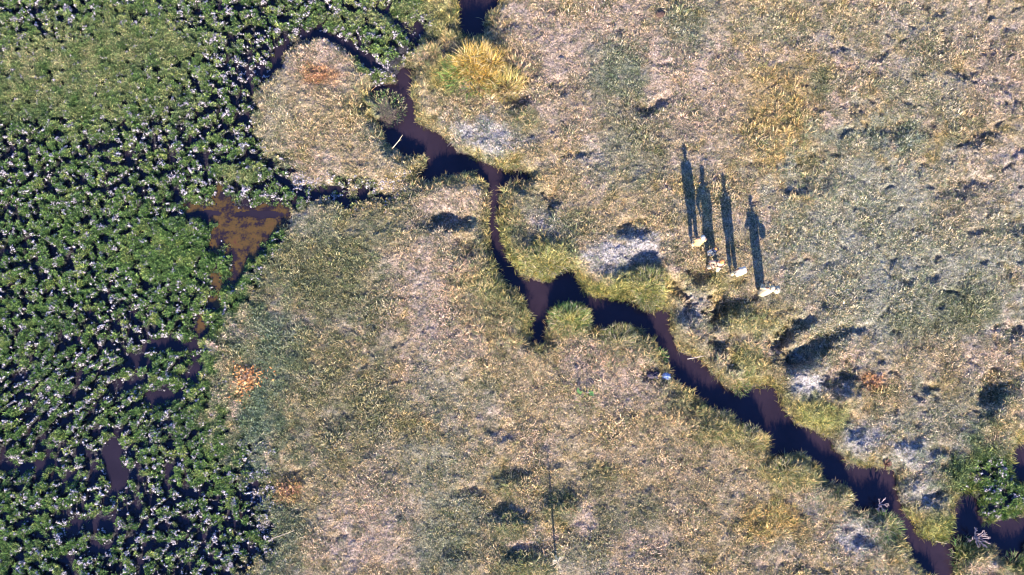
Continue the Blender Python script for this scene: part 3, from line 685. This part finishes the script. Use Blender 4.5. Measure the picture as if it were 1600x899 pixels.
YG = [(.30,.28,.06), (.20,.24,.05), (.42,.33,.12), (.10,.15,.03), (.13,.17,.04)]
DG = [(.06,.09,.03), (.10,.13,.04), (.04,.06,.02), (.22,.20,.08), (.08,.11,.04)]
ST = [(.45,.35,.18), (.36,.28,.13), (.20,.20,.07), (.50,.40,.24), (.12,.13,.05)]
BG = [(.08,.20,.04), (.12,.26,.05), (.20,.30,.06), (.05,.12,.03), (.32,.32,.10)]
TUSS = [ # px, py, radius, blade length, number, colours, label
 (890,500,.62,.38,900,BG+YG,'bright green topped grass tussock inside the sharp bend of the stream'),
 (1012,452,.62,.42,900,YG,'rounded yellow green tussock on the north bank just below the white crust'),
 (852,408,.75,.34,900,YG,'broad yellow green tussock filling the inside bend left of the white crust'),
 (800,764,.42,.22,420,DG+ST,'dark tussock above two others in the column near the lower middle'),
 (798,824,.46,.24,480,YG+DG,'middle tussock of the dark column left of the tall reed shadow, yellow at its foot'),
 (824,884,.60,.24,640,DG+YG,'wide dark tussock cut by the bottom edge, left of the tall reed'),
 (878,784,.44,.30,560,DG+DG+YG,'round dark green tussock touching the long thin reed shadow'),
 (940,736,.34,.18,300,DG+ST,'small dull green tussock right of the round dark one'),
 (920,630,.50,.26,420,YG+ST,'flat yellow green tussock below the two stemmed seedling'),
 (822,186,.42,.24,380,DG+YG,'olive tussock in the hollow below the tall golden reed clump'),
 (600,166,.80,.18,900,BG+DG,'green tussock growing in the shaded channel beside the oval knoll'),
 (1228,742,.60,.34,620,YG+ST,'straw tipped tussock on the south bank above the last river bends'),
 (1386,826,.55,.42,520,BG+DG,'dark green tussock leaning over the stream near its lower right end'),
 (1215,820,.70,.30,800,[(.50,.36,.10),(.42,.30,.09),(.34,.28,.08),(.22,.20,.06)],'flattened golden yellow grass clump on the lower right meadow'),
 (1160,596,.45,.26,420,YG+BG,'green fringed tussock on the north bank where the stream widens'),
 (1272,278,.40,.20,320,DG+ST,'dull olive tussock in the dry meadow right of the people'),
 (968,540,.75,.38,800,ST+YG,'straw tipped olive tussock on the south bank right of the island tussock'),
 (1128,668,.60,.36,560,ST+YG+DG,'shaggy olive tussock on the south bank opposite the green fringed one'),
 (1172,692,.55,.34,480,ST+YG,'straw tussock on the south bank where the stream turns down into its wide bend'),
 (1300,788,.50,.34,420,YG+ST+DG,'mixed green and straw tussock on the south bank above the white crust'),
 (764,452,.50,.32,420,YG+DG,'dark edged tussock on the left bank of the narrowest channel'),
 (1512,870,.55,.40,520,BG+DG,'lush dark green tussock on the tip between the two stream arms'),
 (1592,884,.45,.45,420,BG+DG,'dark green tussock in the lower right corner'),
 (812,496,.42,.32,420,DG+YG,'dark tussock overhanging the left side of the narrow stream'),
 (1030,556,.34,.26,280,BG,'fresh green tussock on the bank just above the blue white bag'),
]
for i, (px, py, R_, L_, n_b, cols, lab) in enumerate(TUSS):
    x0, y0, z0 = hz1(px, py); z0 = max(z0, -.2)
    fol = lambda a, b: float(np.clip(hz(x0 + a, y0 + b)[0] - z0, -.08, .12))
    e_ = random.Random(i).uniform(.75, 1.3)
    V, Fc, T = fan(int(n_b * .8), R_, L_ * .35, L_, .017, 5, 55, 60, list(cols) + ST, 900 + i, 4, e_, 1 / e_, follow=fol)
    o = mesh_obj('grass_tussock', V, Fc, M_own, None, T, (x0, y0, z0)); tag(o, lab, 'grass tussock', 'grass tussocks of the meadow')

# the tall golden reed clump by the upper pool
x0, y0, z0 = hz1(748, 108)
r0 = empty('reed_clump', x0, y0, z0); tag(r0, 'tall golden and green reed clump beside the shaded upper pool', 'reeds')
fol = lambda a, b: max(-.1, float(hz(x0 + a, y0 + b)[0]) - z0)
AU = [(.64,.38,.07),(.70,.46,.13),(.48,.28,.05),(.34,.25,.05),(.68,.50,.22),(.18,.16,.04)]
allv = []; allf = []; allt = []; nb = 0
for q_, (ox, oy, R_, L_, n_b) in enumerate([(-.35,.25,.34,.95,260),(.1,.35,.36,.85,260),(.5,.1,.34,.75,220),(-.1,-.15,.42,.7,240),(.35,-.4,.4,.5,200),(-.65,-.05,.3,.6,140),(.8,-.25,.3,.4,120),(0,-.7,.4,.35,160)]):
    V, Fc, T = fan(n_b, R_, L_ * .4, L_, .028, 2, 34, 60, AU, 410 + q_, 5, follow=lambda a, b: fol(a + ox, b + oy)); V[:, 0] += ox; V[:, 1] += oy
    allv.append(V); allf.append(Fc + nb); allt.append(T); nb += len(V)
mesh_obj('dry_stalks', np.concatenate(allv), np.concatenate(allf), M_own, r0, np.concatenate(allt))
V, Fc, T = fan(600, 1.05, .2, .5, .028, 10, 60, 60, BG + YG, 42, 4, 1.1, .8, follow=fol); V[:, 0] -= .3; V[:, 1] -= .25
mesh_obj('green_leaves', V, Fc, M_own, r0, T)
x0, y0, z0 = hz1(790, 136)
r0 = tag(mesh_obj('reed_clump', *[q for q in fan(520, .6, .25, .6, .022, 2, 40, 40, [(.55,.40,.12),(.42,.32,.08),(.22,.22,.06),(.62,.48,.22)], 43, 4)[:2]], M_own, None, fan(520, .6, .25, .6, .022, 2, 40, 40, [(.55,.40,.12),(.42,.32,.08),(.22,.22,.06),(.62,.48,.22)], 43, 4)[2], (x0, y0, z0)),
         'shorter golden reed clump at the right foot of the tall one', 'reeds')

def tube_path(pts, rads, sides=7):
    V = []; Fc = []
    pts = [np.array(p, float) for p in pts]
    for i, p in enumerate(pts):
        d = pts[min(i + 1, len(pts) - 1)] - pts[max(i - 1, 0)]; d /= np.linalg.norm(d) + 1e-9
        u = np.cross(d, [0, 0, 1.0]);
        if np.linalg.norm(u) < .1: u = np.cross(d, [0, 1.0, 0])
        u /= np.linalg.norm(u); v = np.cross(d, u)
        for k in range(sides):
            a = 2 * math.pi * k / sides; V.append(p + rads[i] * (math.cos(a) * u + math.sin(a) * v))
    for i in range(len(pts) - 1):
        for k in range(sides): Fc.append((i * sides + k, i * sides + (k + 1) % sides, (i + 1) * sides + (k + 1) % sides, (i + 1) * sides + k))
    return V, Fc
def join(parts):
    V = []; Fc = []
    for v, f in parts:
        b = len(V); V += list(v); Fc += [tuple(i + b for i in q) for q in f]
    return np.array(V), np.array(Fc)

M_straw = simple_mat('dry_reed', (.45, .36, .22)); M_twig = simple_mat('bleached_twigs', (.36, .26, .23)); M_red = simple_mat('reddish_twigs', (.20, .09, .07)); M_bark = simple_mat('driftwood', (.28, .22, .17))
M_leaf = simple_mat('seedling_leaf', (.10, .19, .05))

# tall reed whose thin shadow runs up the meadow
x0, y0, z0 = hz1(868, 868)
r0 = empty('tall_reed', x0, y0, z0); tag(r0, 'single tall dry reed with feathery top casting a long thin shadow near the bottom edge', 'reed')
mesh_obj('stem', *tube_path([(0, 0, -.05), (.0, 0, .5), (.01, .02, 1.1), (0, .03, 1.75)], [.036, .034, .030, .012]), M_straw, r0)
r = random.Random(4); parts = []
for k in range(20):
    h = 1.02 + .7 * r.random(); a = r.uniform(0, 6.28); L = r.uniform(.14, .30)
    parts.append(tube_path([(0, .02, h), (math.cos(a) * L * .6, math.sin(a) * L * .6 + .02, h + .08), (math.cos(a) * L, math.sin(a) * L + .02, h + .02)], [.008, .012, .004], 4))
mesh_obj('plume', *join(parts), M_straw, r0)
V, Fc, T = fan(40, .14, .2, .45, .018, 15, 60, 60, ST, 77); mesh_obj('base_leaves', V, Fc, M_own, r0, T)

# two stemmed seedling
x0, y0, z0 = hz1(912, 614)
r0 = empty('seedling', x0, y0, z0); tag(r0, 'small plant with two upright stems and a few bright green leaves', 'plant')
for sx_, hh in ((-.17, .62), (.17, .52)):
    mesh_obj('stem', *tube_path([(sx_ * .4, 0, -.03), (sx_, 0, hh * .5), (sx_ * 1.1, .02, hh)], [.02, .016, .008]), M_bark, r0)
def leaf_quads(cx, cy, cz, L, W, a, up):
    d = np.array([math.cos(a) * math.cos(up), math.sin(a) * math.cos(up), math.sin(up)]); s = np.array([-math.sin(a), math.cos(a), 0])
    c = np.array([cx, cy, cz]); z_ = np.array([0, 0, .004 + L * .06])
    return ([c, c + d * L * .3 + s * W * .45, c + d * L * .4 - z_ * 0, c + d * L * .3 - s * W * .45, c + d * L * .75 + s * W * .35, c + d * L * .75 - s * W * .35, c + d * L - z_], [(0, 1, 2, 3), (1, 4, 5, 2), (3, 2, 5, 5)][:2] + [(2, 1, 4, 5)][:0])
parts = []
for sx_ in (-.19, .19):
    for k in range(11):
        parts.append(leaf_quads(sx_ + r.uniform(-.04, .04), r.uniform(-.04, .04), r.uniform(.12, .6), r.uniform(.09, .2), .09, r.uniform(0, 6.28), r.uniform(-.2, .5)))
mesh_obj('leaves', *join(parts), M_leaf, r0)

# dead twiggy bushes by the water
def twigs(name, px, py, hgt, spread, n, mat, label, seed, z=None):
    r = random.Random(seed); x0, y0, z0 = hz1(px, py)
    if z is not None: z0 = z
    parts = []
    def grow(p, d, L, rad, depth):
        q = p + d * L; m = (p + q) / 2 + np.array([r.uniform(-.1, .1), r.uniform(-.1, .1), 0]) * L
        parts.append(tube_path([p, m, q], [rad, rad * .8, rad * .6], 5))
        if depth:
            for k in range(3):
                e = d + np.array([r.uniform(-.7, .7), r.uniform(-.7, .7), r.uniform(-.15, .3)]) * .8; e /= np.linalg.norm(e)
                grow(q, e, L * r.uniform(.55, .8), rad * .6, depth - 1)
    for k in range(n):
        a = 6.283 * k / n + r.uniform(-.3, .3); t = r.uniform(.3, 1) * spread
        d = np.array([math.cos(a) * t, math.sin(a) * t, 1.0]); d /= np.linalg.norm(d)
        grow(np.array([0, 0, -.05]), d, hgt * .42, .026, 2)
    o = mesh_obj(name, *join(parts), mat, None, None, (x0, y0, z0)); tag(o, label, 'dead bush'); return o
twigs('dead_bush', 1528, 842, .62, 1.1, 9, M_twig, 'bleached pink branching dead bush at the water edge near the lower right corner', 3, -.22)
twigs('dead_bush', 1378, 790, .42, 1.0, 6, M_twig, 'small pale dead bush in the shadow of the south bank', 5, -.22)
twigs('dead_bush', 1388, 726, .30, 1.1, 9, M_red, 'dark reddish dead bush on the north bank tip above the stream', 8)
twigs('dead_bush', 1532, 232, .35, .7, 4, M_straw, 'thin straw coloured dead shrub in the upper right meadow', 12)

def stick(px0, py0, px1, py1, z0, z1, rad, label, mat=M_bark):
    a = P(px0, py0, z0); b = P(px1, py1, z1); m = ((a[0] + b[0]) / 2 + .03, (a[1] + b[1]) / 2, (z0 + z1) / 2 + .02)
    o0 = np.array([a[0], a[1], z0])
    V, Fc = join([tube_path([(0, 0, 0), np.array(m) - o0, np.array([b[0], b[1], z1]) - o0], [rad, rad * .8, rad * .4], 6), tube_path([np.array(m) - o0, np.array(m) - o0 + np.array([.12, .06, .05])], [rad * .5, rad * .2], 5)])
    o = mesh_obj('stick', V, Fc, mat, None, None, tuple(o0)); tag(o, label, 'stick')
stick(613, 232, 629, 211, -.02, .22, .018, 'pale stick jutting over the shaded water from the edge of the oval knoll', M_straw)
stick(1074, 561, 1102, 556, .04, .10, .022, 'bleached branch lying on the north bank where the stream narrows')
stick(424, 842, 462, 828, .05, .06, .014, 'thin fallen stick at the lower edge of the green marsh')
stick(1462, 846, 1480, 850, -.30, -.2, .014, 'thin pale twig lying across the muddy tip above the stream fork', M_straw)

# rust coloured leaf litter
def litter_patch(px, py, rx_, ry_, n, label, seed, cols):
    x0, y0, z0 = hz1(px, py); r = np.random.default_rng(seed); V = []; Fc = []; T = []
    for k in range(n):
        a = r.uniform(0, 6.283); q = min(1.5, abs(r.normal(.35, .45))) * (1 + .3 * math.sin(3 * a + seed)); bx, by = q * rx_ / PPM * math.cos(a), q * ry_ / PPM * math.sin(a)
        bz = float(hz(x0 + bx, y0 + by)[0]) - z0 + r.uniform(.03, .13)
        d = r.uniform(0, 6.283); L = r.uniform(.06, .14); W = L * r.uniform(.35, .6); t = r.normal(0, .35, 2)
        D = np.array([math.cos(d), math.sin(d), t[0]]); S = np.array([-math.sin(d), math.cos(d), t[1]]); c = np.array([bx, by, bz]); b = len(V)
        V += [c - D * L / 2, c + S * W / 2 - (0, 0, .01), c, c - S * W / 2 - (0, 0, .01), c + D * L / 2]
        Fc += [(b, b + 1, b + 2, b + 3), (b + 1, b + 4, b + 3, b + 2)]
        T += [np.array(cols[r.integers(len(cols))]) * r.uniform(.6, 1.3)] * 5
    o = mesh_obj('leaf_litter', np.array(V), np.array(Fc), M_own, None, np.array(T), (x0, y0, z0)); tag(o, label, 'leaf litter')
OR = [(.55,.24,.07), (.62,.32,.10), (.42,.17,.05), (.60,.38,.18), (.18,.08,.03)]
litter_patch(386, 593, 23, 24, 560, 'bright orange patch of dry leaves between the marsh and the pale meadow', 1, OR)
litter_patch(448, 766, 21, 15, 200, 'dull rusty leaf patch on the lower left meadow edge', 2, [(.30,.14,.06), (.38,.20,.08), (.16,.08,.05)])
litter_patch(497, 120, 19, 13, 170, 'rusty leaf patch on top of the oval knoll', 3, [(.42,.20,.08), (.50,.28,.12), (.26,.12,.06)])
litter_patch(1366, 597, 16, 11, 110, 'faint orange leaf patch on the right bank meadow', 4, [(.40,.18,.08), (.45,.25,.12), (.26,.14,.06)])

# lumps: a dung pat, a bag, a bundle
def lump(name, px, py, rx_, ry_, hh, mat, seed, label, cat, rough=.25, f=9.0, z=None):
    x0, y0, z0 = hz1(px, py)
    if z is not None: z0 = z
    bm = bmesh.new(); bmesh.ops.create_icosphere(bm, subdivisions=4, radius=1.0)
    co = np.array([v.co[:] for v in bm.verts]); n = fbm(co[:, 0] + co[:, 2] * .7, co[:, 1] - co[:, 2] * .6, f * .2, 4, seed)
    ridge = 1 - np.abs(fbm(co[:, 0] - co[:, 2], co[:, 1] + co[:, 2], f * .35, 2, seed + 3)) * 2
    for v, a, b in zip(bm.verts, n, ridge):
        s = 1 + rough * a + rough * .3 * b; v.co = Vector((v.co.x * rx_ * s, v.co.y * ry_ * s, max(v.co.z, -.35) * hh * s + .2 * hh))
    me = bpy.data.meshes.new(name); bm.to_mesh(me); bm.free(); me.materials.append(mat)
    for p_ in me.polygons: p_.use_smooth = True
    o = bpy.data.objects.new(name, me); COL.objects.link(o); o.location = (x0, y0, z0); tag(o, label, cat); return o
lump('dung_pat', 1032, 23, .17, .14, .09, simple_mat('old_dung', (.06, .035, .025)), 5, 'dark brown dung pat on the pale grass at the top', 'dung pat')
M_bag = simple_mat('plastic_bag', (.28, .36, .52), .35, .1, 12, .5); M_dk = simple_mat('dark_cloth', (.03, .025, .04), .7)
lump('plastic_bag', 1042, 588, .17, .12, .14, M_bag, 9, 'crumpled bluish white plastic bag caught in the bank grass', 'plastic bag', .55, 16)
lump('dark_bundle', 1021, 586, .22, .13, .12, M_dk, 12, 'dark crumpled cloth bundle lying left of the blue white bag', 'bundle', .5, 14)

# ------------------------------------------------------------------ people
def frustum(bm, a, b, r0, r1, n=12):
    a = Vector(a); b = Vector(b); d = b - a; L = max(d.length, 1e-4); q = d.to_track_quat('Z', 'Y')
    for c, r_ in ((a, r0), (b, r1)):
        s = bmesh.ops.create_icosphere(bm, subdivisions=2, radius=r_)
        for v in s['verts']: v.co += c
    s = bmesh.ops.create_cone(bm, cap_ends=True, segments=n, radius1=r0, radius2=r1, depth=L)
    for v in s['verts']: v.co = q @ v.co + (a + b) / 2
def ellipsoid(bm, c, r, rot=None):
    s = bmesh.ops.create_icosphere(bm, subdivisions=3, radius=1.0)
    for v in s['verts']:
        p = Vector((v.co.x * r[0], v.co.y * r[1], v.co.z * r[2]))
        if rot is not None: p = rot @ p
        v.co = p + Vector(c)
def chain(bm, pts, rads):
    for i in range(len(pts) - 1): frustum(bm, pts[i], pts[i + 1], rads[i], rads[i + 1])

def loft(rings, sides=28, wob=0.0, seed=0, close_top=False):
    """rings: (cx, cy, z, rx, ry); an open sleeve of cloth"""
    V = []; Fc = []
    for i, (cx, cy, z, a, b) in enumerate(rings):
        for k in range(sides):
            t = 2 * math.pi * k / sides
            w = 1 + wob * (i / len(rings)) * math.sin(7 * t + seed) + wob * .5 * math.sin(11 * t + i + seed)
            V.append((cx + a * math.cos(t) * w, cy + b * math.sin(t) * w, z))
    for i in range(len(rings) - 1):
        for k in range(sides): Fc.append((i * sides + k, i * sides + (k + 1) % sides, (i + 1) * sides + (k + 1) % sides, (i + 1) * sides + k))
    return V, Fc
def cloth_obj(name, parts, mat, parent, thick=.006):
    V, Fc = join(parts); o = mesh_obj(name, V, Fc, mat, parent)
    md = o.modifiers.new('thickness', 'SOLIDIFY'); md.thickness = thick; md.offset = 1
    for p_ in o.data.polygons: p_.use_smooth = True
    return o

M_skin = simple_mat('skin', (.10, .05, .03), .5, .08, 20, .4); M_hair = simple_mat('hair', (.012, .010, .010), .6); M_eye = simple_mat('eye_white', (.6, .58, .55), .3)

def person(px, py, hgt, rz, label, cloth, arms, stance, held=None):
    slim = .84
    """stands at a spot facing local -Y. cloth: dict of garments; arms: two (elbow, wrist) pairs given as offsets"""
    x0, y0, z0 = hz1(px, py); k = hgt / 1.72
    root = empty('person', x0, y0, z0 + .01, rz); root.scale = (slim, slim, 1.0); tag(root, label, 'person', 'people walking over the meadow')
    bm = bmesh.new()
    # trunk, neck, head
    chain(bm, [(0, 0, .93), (0, .005, 1.06), (0, .0, 1.20), (0, .005, 1.33)], [.125, .115, .125, .115])
    ellipsoid(bm, (0, .01, .93), (.165, .115, .13)); ellipsoid(bm, (0, 0, 1.27), (.175, .11, .17)); ellipsoid(bm, (0, .0, 1.10), (.13, .095, .15))
    chain(bm, [(0, .012, 1.38), (0, .0, 1.50)], [.06, .052])
    ellipsoid(bm, (0, 0, 1.615), (.076, .096, .108)); ellipsoid(bm, (0, -.035, 1.565), (.056, .055, .055))
    frustum(bm, (0, -.088, 1.625), (0, -.108, 1.597), .010, .015, 8)          # nose
    ellipsoid(bm, (0, -.088, 1.562), (.024, .010, .008))                       # lips
    for s in (-1, 1):
        ellipsoid(bm, (s * .078, .008, 1.61), (.010, .020, .032))              # ears
        ellipsoid(bm, (s * .032, -.078, 1.642), (.022, .014, .008))            # brow
        chain(bm, [(s * .10, .0, 1.40), (s * .185, .0, 1.385)], [.06, .062])
        el, wr = arms[0 if s < 0 else 1]
        sh = Vector((s * .19, 0, 1.38)); e = sh + Vector(el); w = e + Vector(wr)
        chain(bm, [sh, sh.lerp(e, .5), e, e.lerp(w, .35), w], [.055, .047, .039, .038, .026])
        # hand: palm, four fingers, thumb
        d = (w - e).normalized(); side = d.cross(Vector((0, 1, 0.2))).normalized(); nrm = side.cross(d).normalized()
        pc = w + d * .055
        rot = Euler((0, 0, 0)).to_matrix(); rot = __import__('mathutils').Matrix((side, d, nrm)).transposed()
        ellipsoid(bm, pc, (.040, .052, .017), rot)
        for q, (off, L) in enumerate(((-.029, .066), (-.010, .078), (.010, .073), (.029, .056))):
            a = pc + d * .035 + side * off; b = a + d * L * .5 - nrm * .006 + side * off * .15; c = b + d * L * .42 - nrm * L * .35
            chain(bm, [a, b, c], [.0105, .0095, .008])
        a = pc - d * .02 - side * s * .030; b = a + d * .035 - side * s * .026 - nrm * .008; c = b + d * .030 - side * s * .004 - nrm * .012
        chain(bm, [a, b, c], [.014, .012, .010])
        # leg
        fx, fy, ang = stance[0 if s < 0 else 1]
        hip = Vector((s * .09, 0, .90)); an = Vector((fx, fy, .085)); kn = hip.lerp(an, .5) + Vector((0, -.03, 0))
        chain(bm, [hip, hip.lerp(kn, .5), kn, kn.lerp(an, .35), an], [.092, .078, .056, .058, .038])
        f = Vector((math.sin(ang) * s, -math.cos(ang), 0))
        chain(bm, [an - f * .03 + Vector((0, 0, -.045)), an + f * .09 + Vector((0, 0, -.055)), an + f * .155 + Vector((0, 0, -.062))], [.040, .036, .024])
    bmesh.ops.scale(bm, vec=(k, k, k), verts=bm.verts)
    me = bpy.data.meshes.new('body'); bm.to_mesh(me); bm.free(); me.materials.append(M_skin)
    bo = bpy.data.objects.new('body', me); COL.objects.link(bo); bo.parent = root
    md = bo.modifiers.new('one_skin', 'REMESH'); md.mode = 'VOXEL'; md.voxel_size = .0085 * k; md.use_smooth_shade = True
    sm = bo.modifiers.new('soften', 'SMOOTH'); sm.iterations = 3; sm.factor = .5
    for s in (-1, 1):
        b2 = bmesh.new(); ellipsoid(b2, (s * .032 * k, -.083 * k, 1.622 * k), (.014 * k, .010 * k, .008 * k)); m2 = bpy.data.meshes.new('eye'); b2.to_mesh(m2); b2.free(); m2.materials.append(M_eye)
        eo = bpy.data.objects.new('eye', m2); COL.objects.link(eo); eo.parent = root
    S = lambda rings: [tuple(q * k for q in r_) for r_ in rings]
    def leg_tube(s, bottom, r_top, r_bot):
        fx, fy, ang = stance[0 if s < 0 else 1]; hip = Vector((s * .09, 0, .93)); an = Vector((fx, fy, .085)); out = []
        for t in np.linspace(0, 1, 9):
            z = .95 + (bottom - .95) * t; u = (hip.z - z) / (hip.z - an.z); p = hip.lerp(an, max(0, u)); r_ = r_top + (r_bot - r_top) * t
            out.append((p.x, p.y - .03 * math.sin(math.pi * np.clip(u, 0, 1)), z, r_, r_ * 1.05))
        return loft(S(out), 20, .05, s)
    def sleeve(s, frac, r0, r1):
        el, wr = arms[0 if s < 0 else 1]; sh = Vector((s * .165, 0, 1.395)); e = Vector((s * .19, 0, 1.38)) + Vector(el); w = e + Vector(wr)
        pts = [sh, sh.lerp(e, .5), e] + ([e.lerp(w, (frac - .5) * 2 * .5), e.lerp(w, (frac - .5) * 2)] if frac > .5 else [])
        pts = [tuple(p * k) for p in pts]; rad = [k * (r0 + (r1 - r0) * i / (len(pts) - 1)) for i in range(len(pts))]
        return tube_path(pts, rad, 14)
    for g, (mat, kind, bottom) in cloth.items():
        if kind == 'robe':       # shoulders to knee or ankle
            w = .20
            rings = [(0, .01, 1.455, .075, .065), (0, .01, 1.44, .14, .085), (0, 0, 1.40, .19, .105), (0, 0, 1.30, .195, .125), (0, 0, 1.15, .185, .130), (0, 0, 1.0, .195, .145), (0, 0, .85, .20, .155), (0, 0, .65, w, .16), (0, 0, bottom, w + .005, .165)]
            cloth_obj(g, [loft(S(rings), 32, .06, px)] + [sleeve(s, .92, .062, .052) for s in (-1, 1)], mat, root)
        elif kind == 'shirt':
            rings = [(0, .01, 1.455, .075, .065), (0, .01, 1.44, .14, .085), (0, 0, 1.40, .19, .105), (0, 0, 1.30, .19, .125), (0, 0, 1.15, .175, .125), (0, 0, 1.0, .185, .135), (0, 0, bottom, .20, .15)]
            cloth_obj(g, [loft(S(rings), 28, .04, px)] + [sleeve(s, .55, .060, .056) for s in (-1, 1)], mat, root)
        elif kind == 'trousers':
            cloth_obj(g, [leg_tube(s, bottom, .105, .085) for s in (-1, 1)], mat, root)
        elif kind == 'skirt':
            cloth_obj(g, [loft(S([(0, 0, 1.03, .15, .12), (0, 0, .95, .19, .145), (0, 0, .75, .22, .18), (0, 0, bottom, .27, .22)]), 30, .09, 2)], mat, root)
        elif kind == 'shawl':    # loose cloth over head side, shoulders and back
            rings = [(0, .02, 1.52, .075, .085), (0, .02, 1.46, .13, .12), (0, .015, 1.41, .215, .125), (0, .01, 1.28, .235, .14), (0, .01, 1.12, .22, .14), (0, .01, bottom, .21, .14)]
            cloth_obj(g, [loft(S(rings), 34, .09, px)], mat, root, .008)
        elif kind == 'headwrap':
            b2 = bmesh.new(); s_ = bmesh.ops.create_uvsphere(b2, u_segments=24, v_segments=14, radius=1.0)
            bmesh.ops.delete(b2, geom=[v for v in b2.verts if v.co.z < -.25 and v.co.y < .2 or v.co.z < -.8], context='VERTS')
            for v in b2.verts:
                w_ = 1 + .05 * math.sin(9 * v.co.z + 3 * v.co.x)
                v.co = Vector((v.co.x * .098 * w_, v.co.y * .115 * w_ + .012, 1.645 + v.co.z * .105)) * k
            m2 = bpy.data.meshes.new(g); b2.to_mesh(m2); b2.free(); m2.materials.append(mat)
            ho = bpy.data.objects.new(g, m2); COL.objects.link(ho); ho.parent = root; md2 = ho.modifiers.new('thickness', 'SOLIDIFY'); md2.thickness = .008
        elif kind == 'strap':    # two bands crossing on the chest
            for sg in (-1, 1):
                pts = [(-sg * .17, -.05, 1.43), (-sg * .10, -.135, 1.32), (0, -.145, 1.2), (sg * .12, -.14, 1.08), (sg * .19, -.03, .98), (sg * .10, .14, 1.08), (0, .145, 1.2), (-sg * .10, .13, 1.34), (-sg * .17, .04, 1.44), (-sg * .17, -.05, 1.43)]
                mesh_obj('strap', *tube_path([tuple(q * k for q in p) for p in pts], [.016 * k] * len(pts), 6), mat, root)
    return root, k

HB = dict(rough=.85, var=.10, scale=14)
c_gold = simple_mat('golden_cotton', (.46, .29, .12), **HB); c_white = simple_mat('white_cotton', (.44, .38, .30), **HB); c_cream = simple_mat('cream_cotton', (.42, .33, .20), **HB)
c_tan = simple_mat('tan_cloth', (.36, .23, .15), **HB); c_navy = simple_mat('navy_cloth', (.03, .035, .07), **HB); c_rust = simple_mat('rust_scarf', (.42, .16, .05), **HB); c_dark = simple_mat('dark_strap', (.02, .02, .02), **HB)
DOWN = lambda s: ((s * .015, .0, -.30), (-s * .005, -.05, -.25))
OUT = lambda s: ((s * .20, .02, -.22), (-s * .12, -.16, -.12))
face = math.pi - .1        # facing up the photo, backs to the sun
person(1085, 384, 1.66, face + .05, 'person in a golden yellow robe and white cap, the highest in the group of five', {'robe': (c_gold, 'robe', .55), 'trousers': (c_cream, 'trousers', .16), 'cap': (c_white, 'headwrap', 0)}, [DOWN(-1), DOWN(1)], [(-.13, 0, .2), (.13, .02, .2)])
person(1108, 398, 1.22, .3, 'shorter person in white with a dark sash and rust headscarf just below the golden robe', {'shirt': (c_white, 'shirt', .9), 'skirt': (c_white, 'skirt', .42), 'sash': (c_navy, 'strap', 0), 'headscarf': (c_rust, 'headwrap', 0)}, [OUT(-1), DOWN(1)], [(-.09, 0, .2), (.11, 0, .2)])
person(1113, 420, 1.78, -.15, 'person in tan clothes with dark straps crossed over the chest and legs apart', {'shirt': (c_tan, 'shirt', .86), 'trousers': (c_cream, 'trousers', .14), 'strap': (c_dark, 'strap', 0), 'headscarf': (c_rust, 'headwrap', 0)}, [OUT(-1), DOWN(1)], [(-.20, .03, .35), (.20, -.05, .35)])
person(1146, 431, 1.70, face, 'person wrapped in a bright white shawl standing fourth in the row', {'shawl': (c_white, 'shawl', .72), 'trousers': (c_cream, 'trousers', .14), 'headscarf': (c_white, 'headwrap', 0)}, [DOWN(-1), DOWN(1)], [(-.12, 0, .2), (.12, -.03, .2)])
person(1189, 459, 1.70, face - .1, 'person in a long cream dress with bent arms, apart at the right end', {'dress': (c_cream, 'robe', .12), 'headscarf': (c_cream, 'headwrap', 0)}, [((-.15, .0, -.24), (.08, -.18, -.06)), ((.15, .0, -.26), (-.06, -.20, -.04))], [(-.09, 0, .2), (.09, 0, .2)])
# bundle carried on the hip of the last one
lump('cloth_bag', 1191, 459, .12, .14, .16, simple_mat('bag_canvas', (.30, .25, .18)), 31, 'dull canvas bag held at the side of the person in the long cream dress', 'bag', .15, 9, z=1.0)
bpy.data.objects['cloth_bag'].location.x += .26
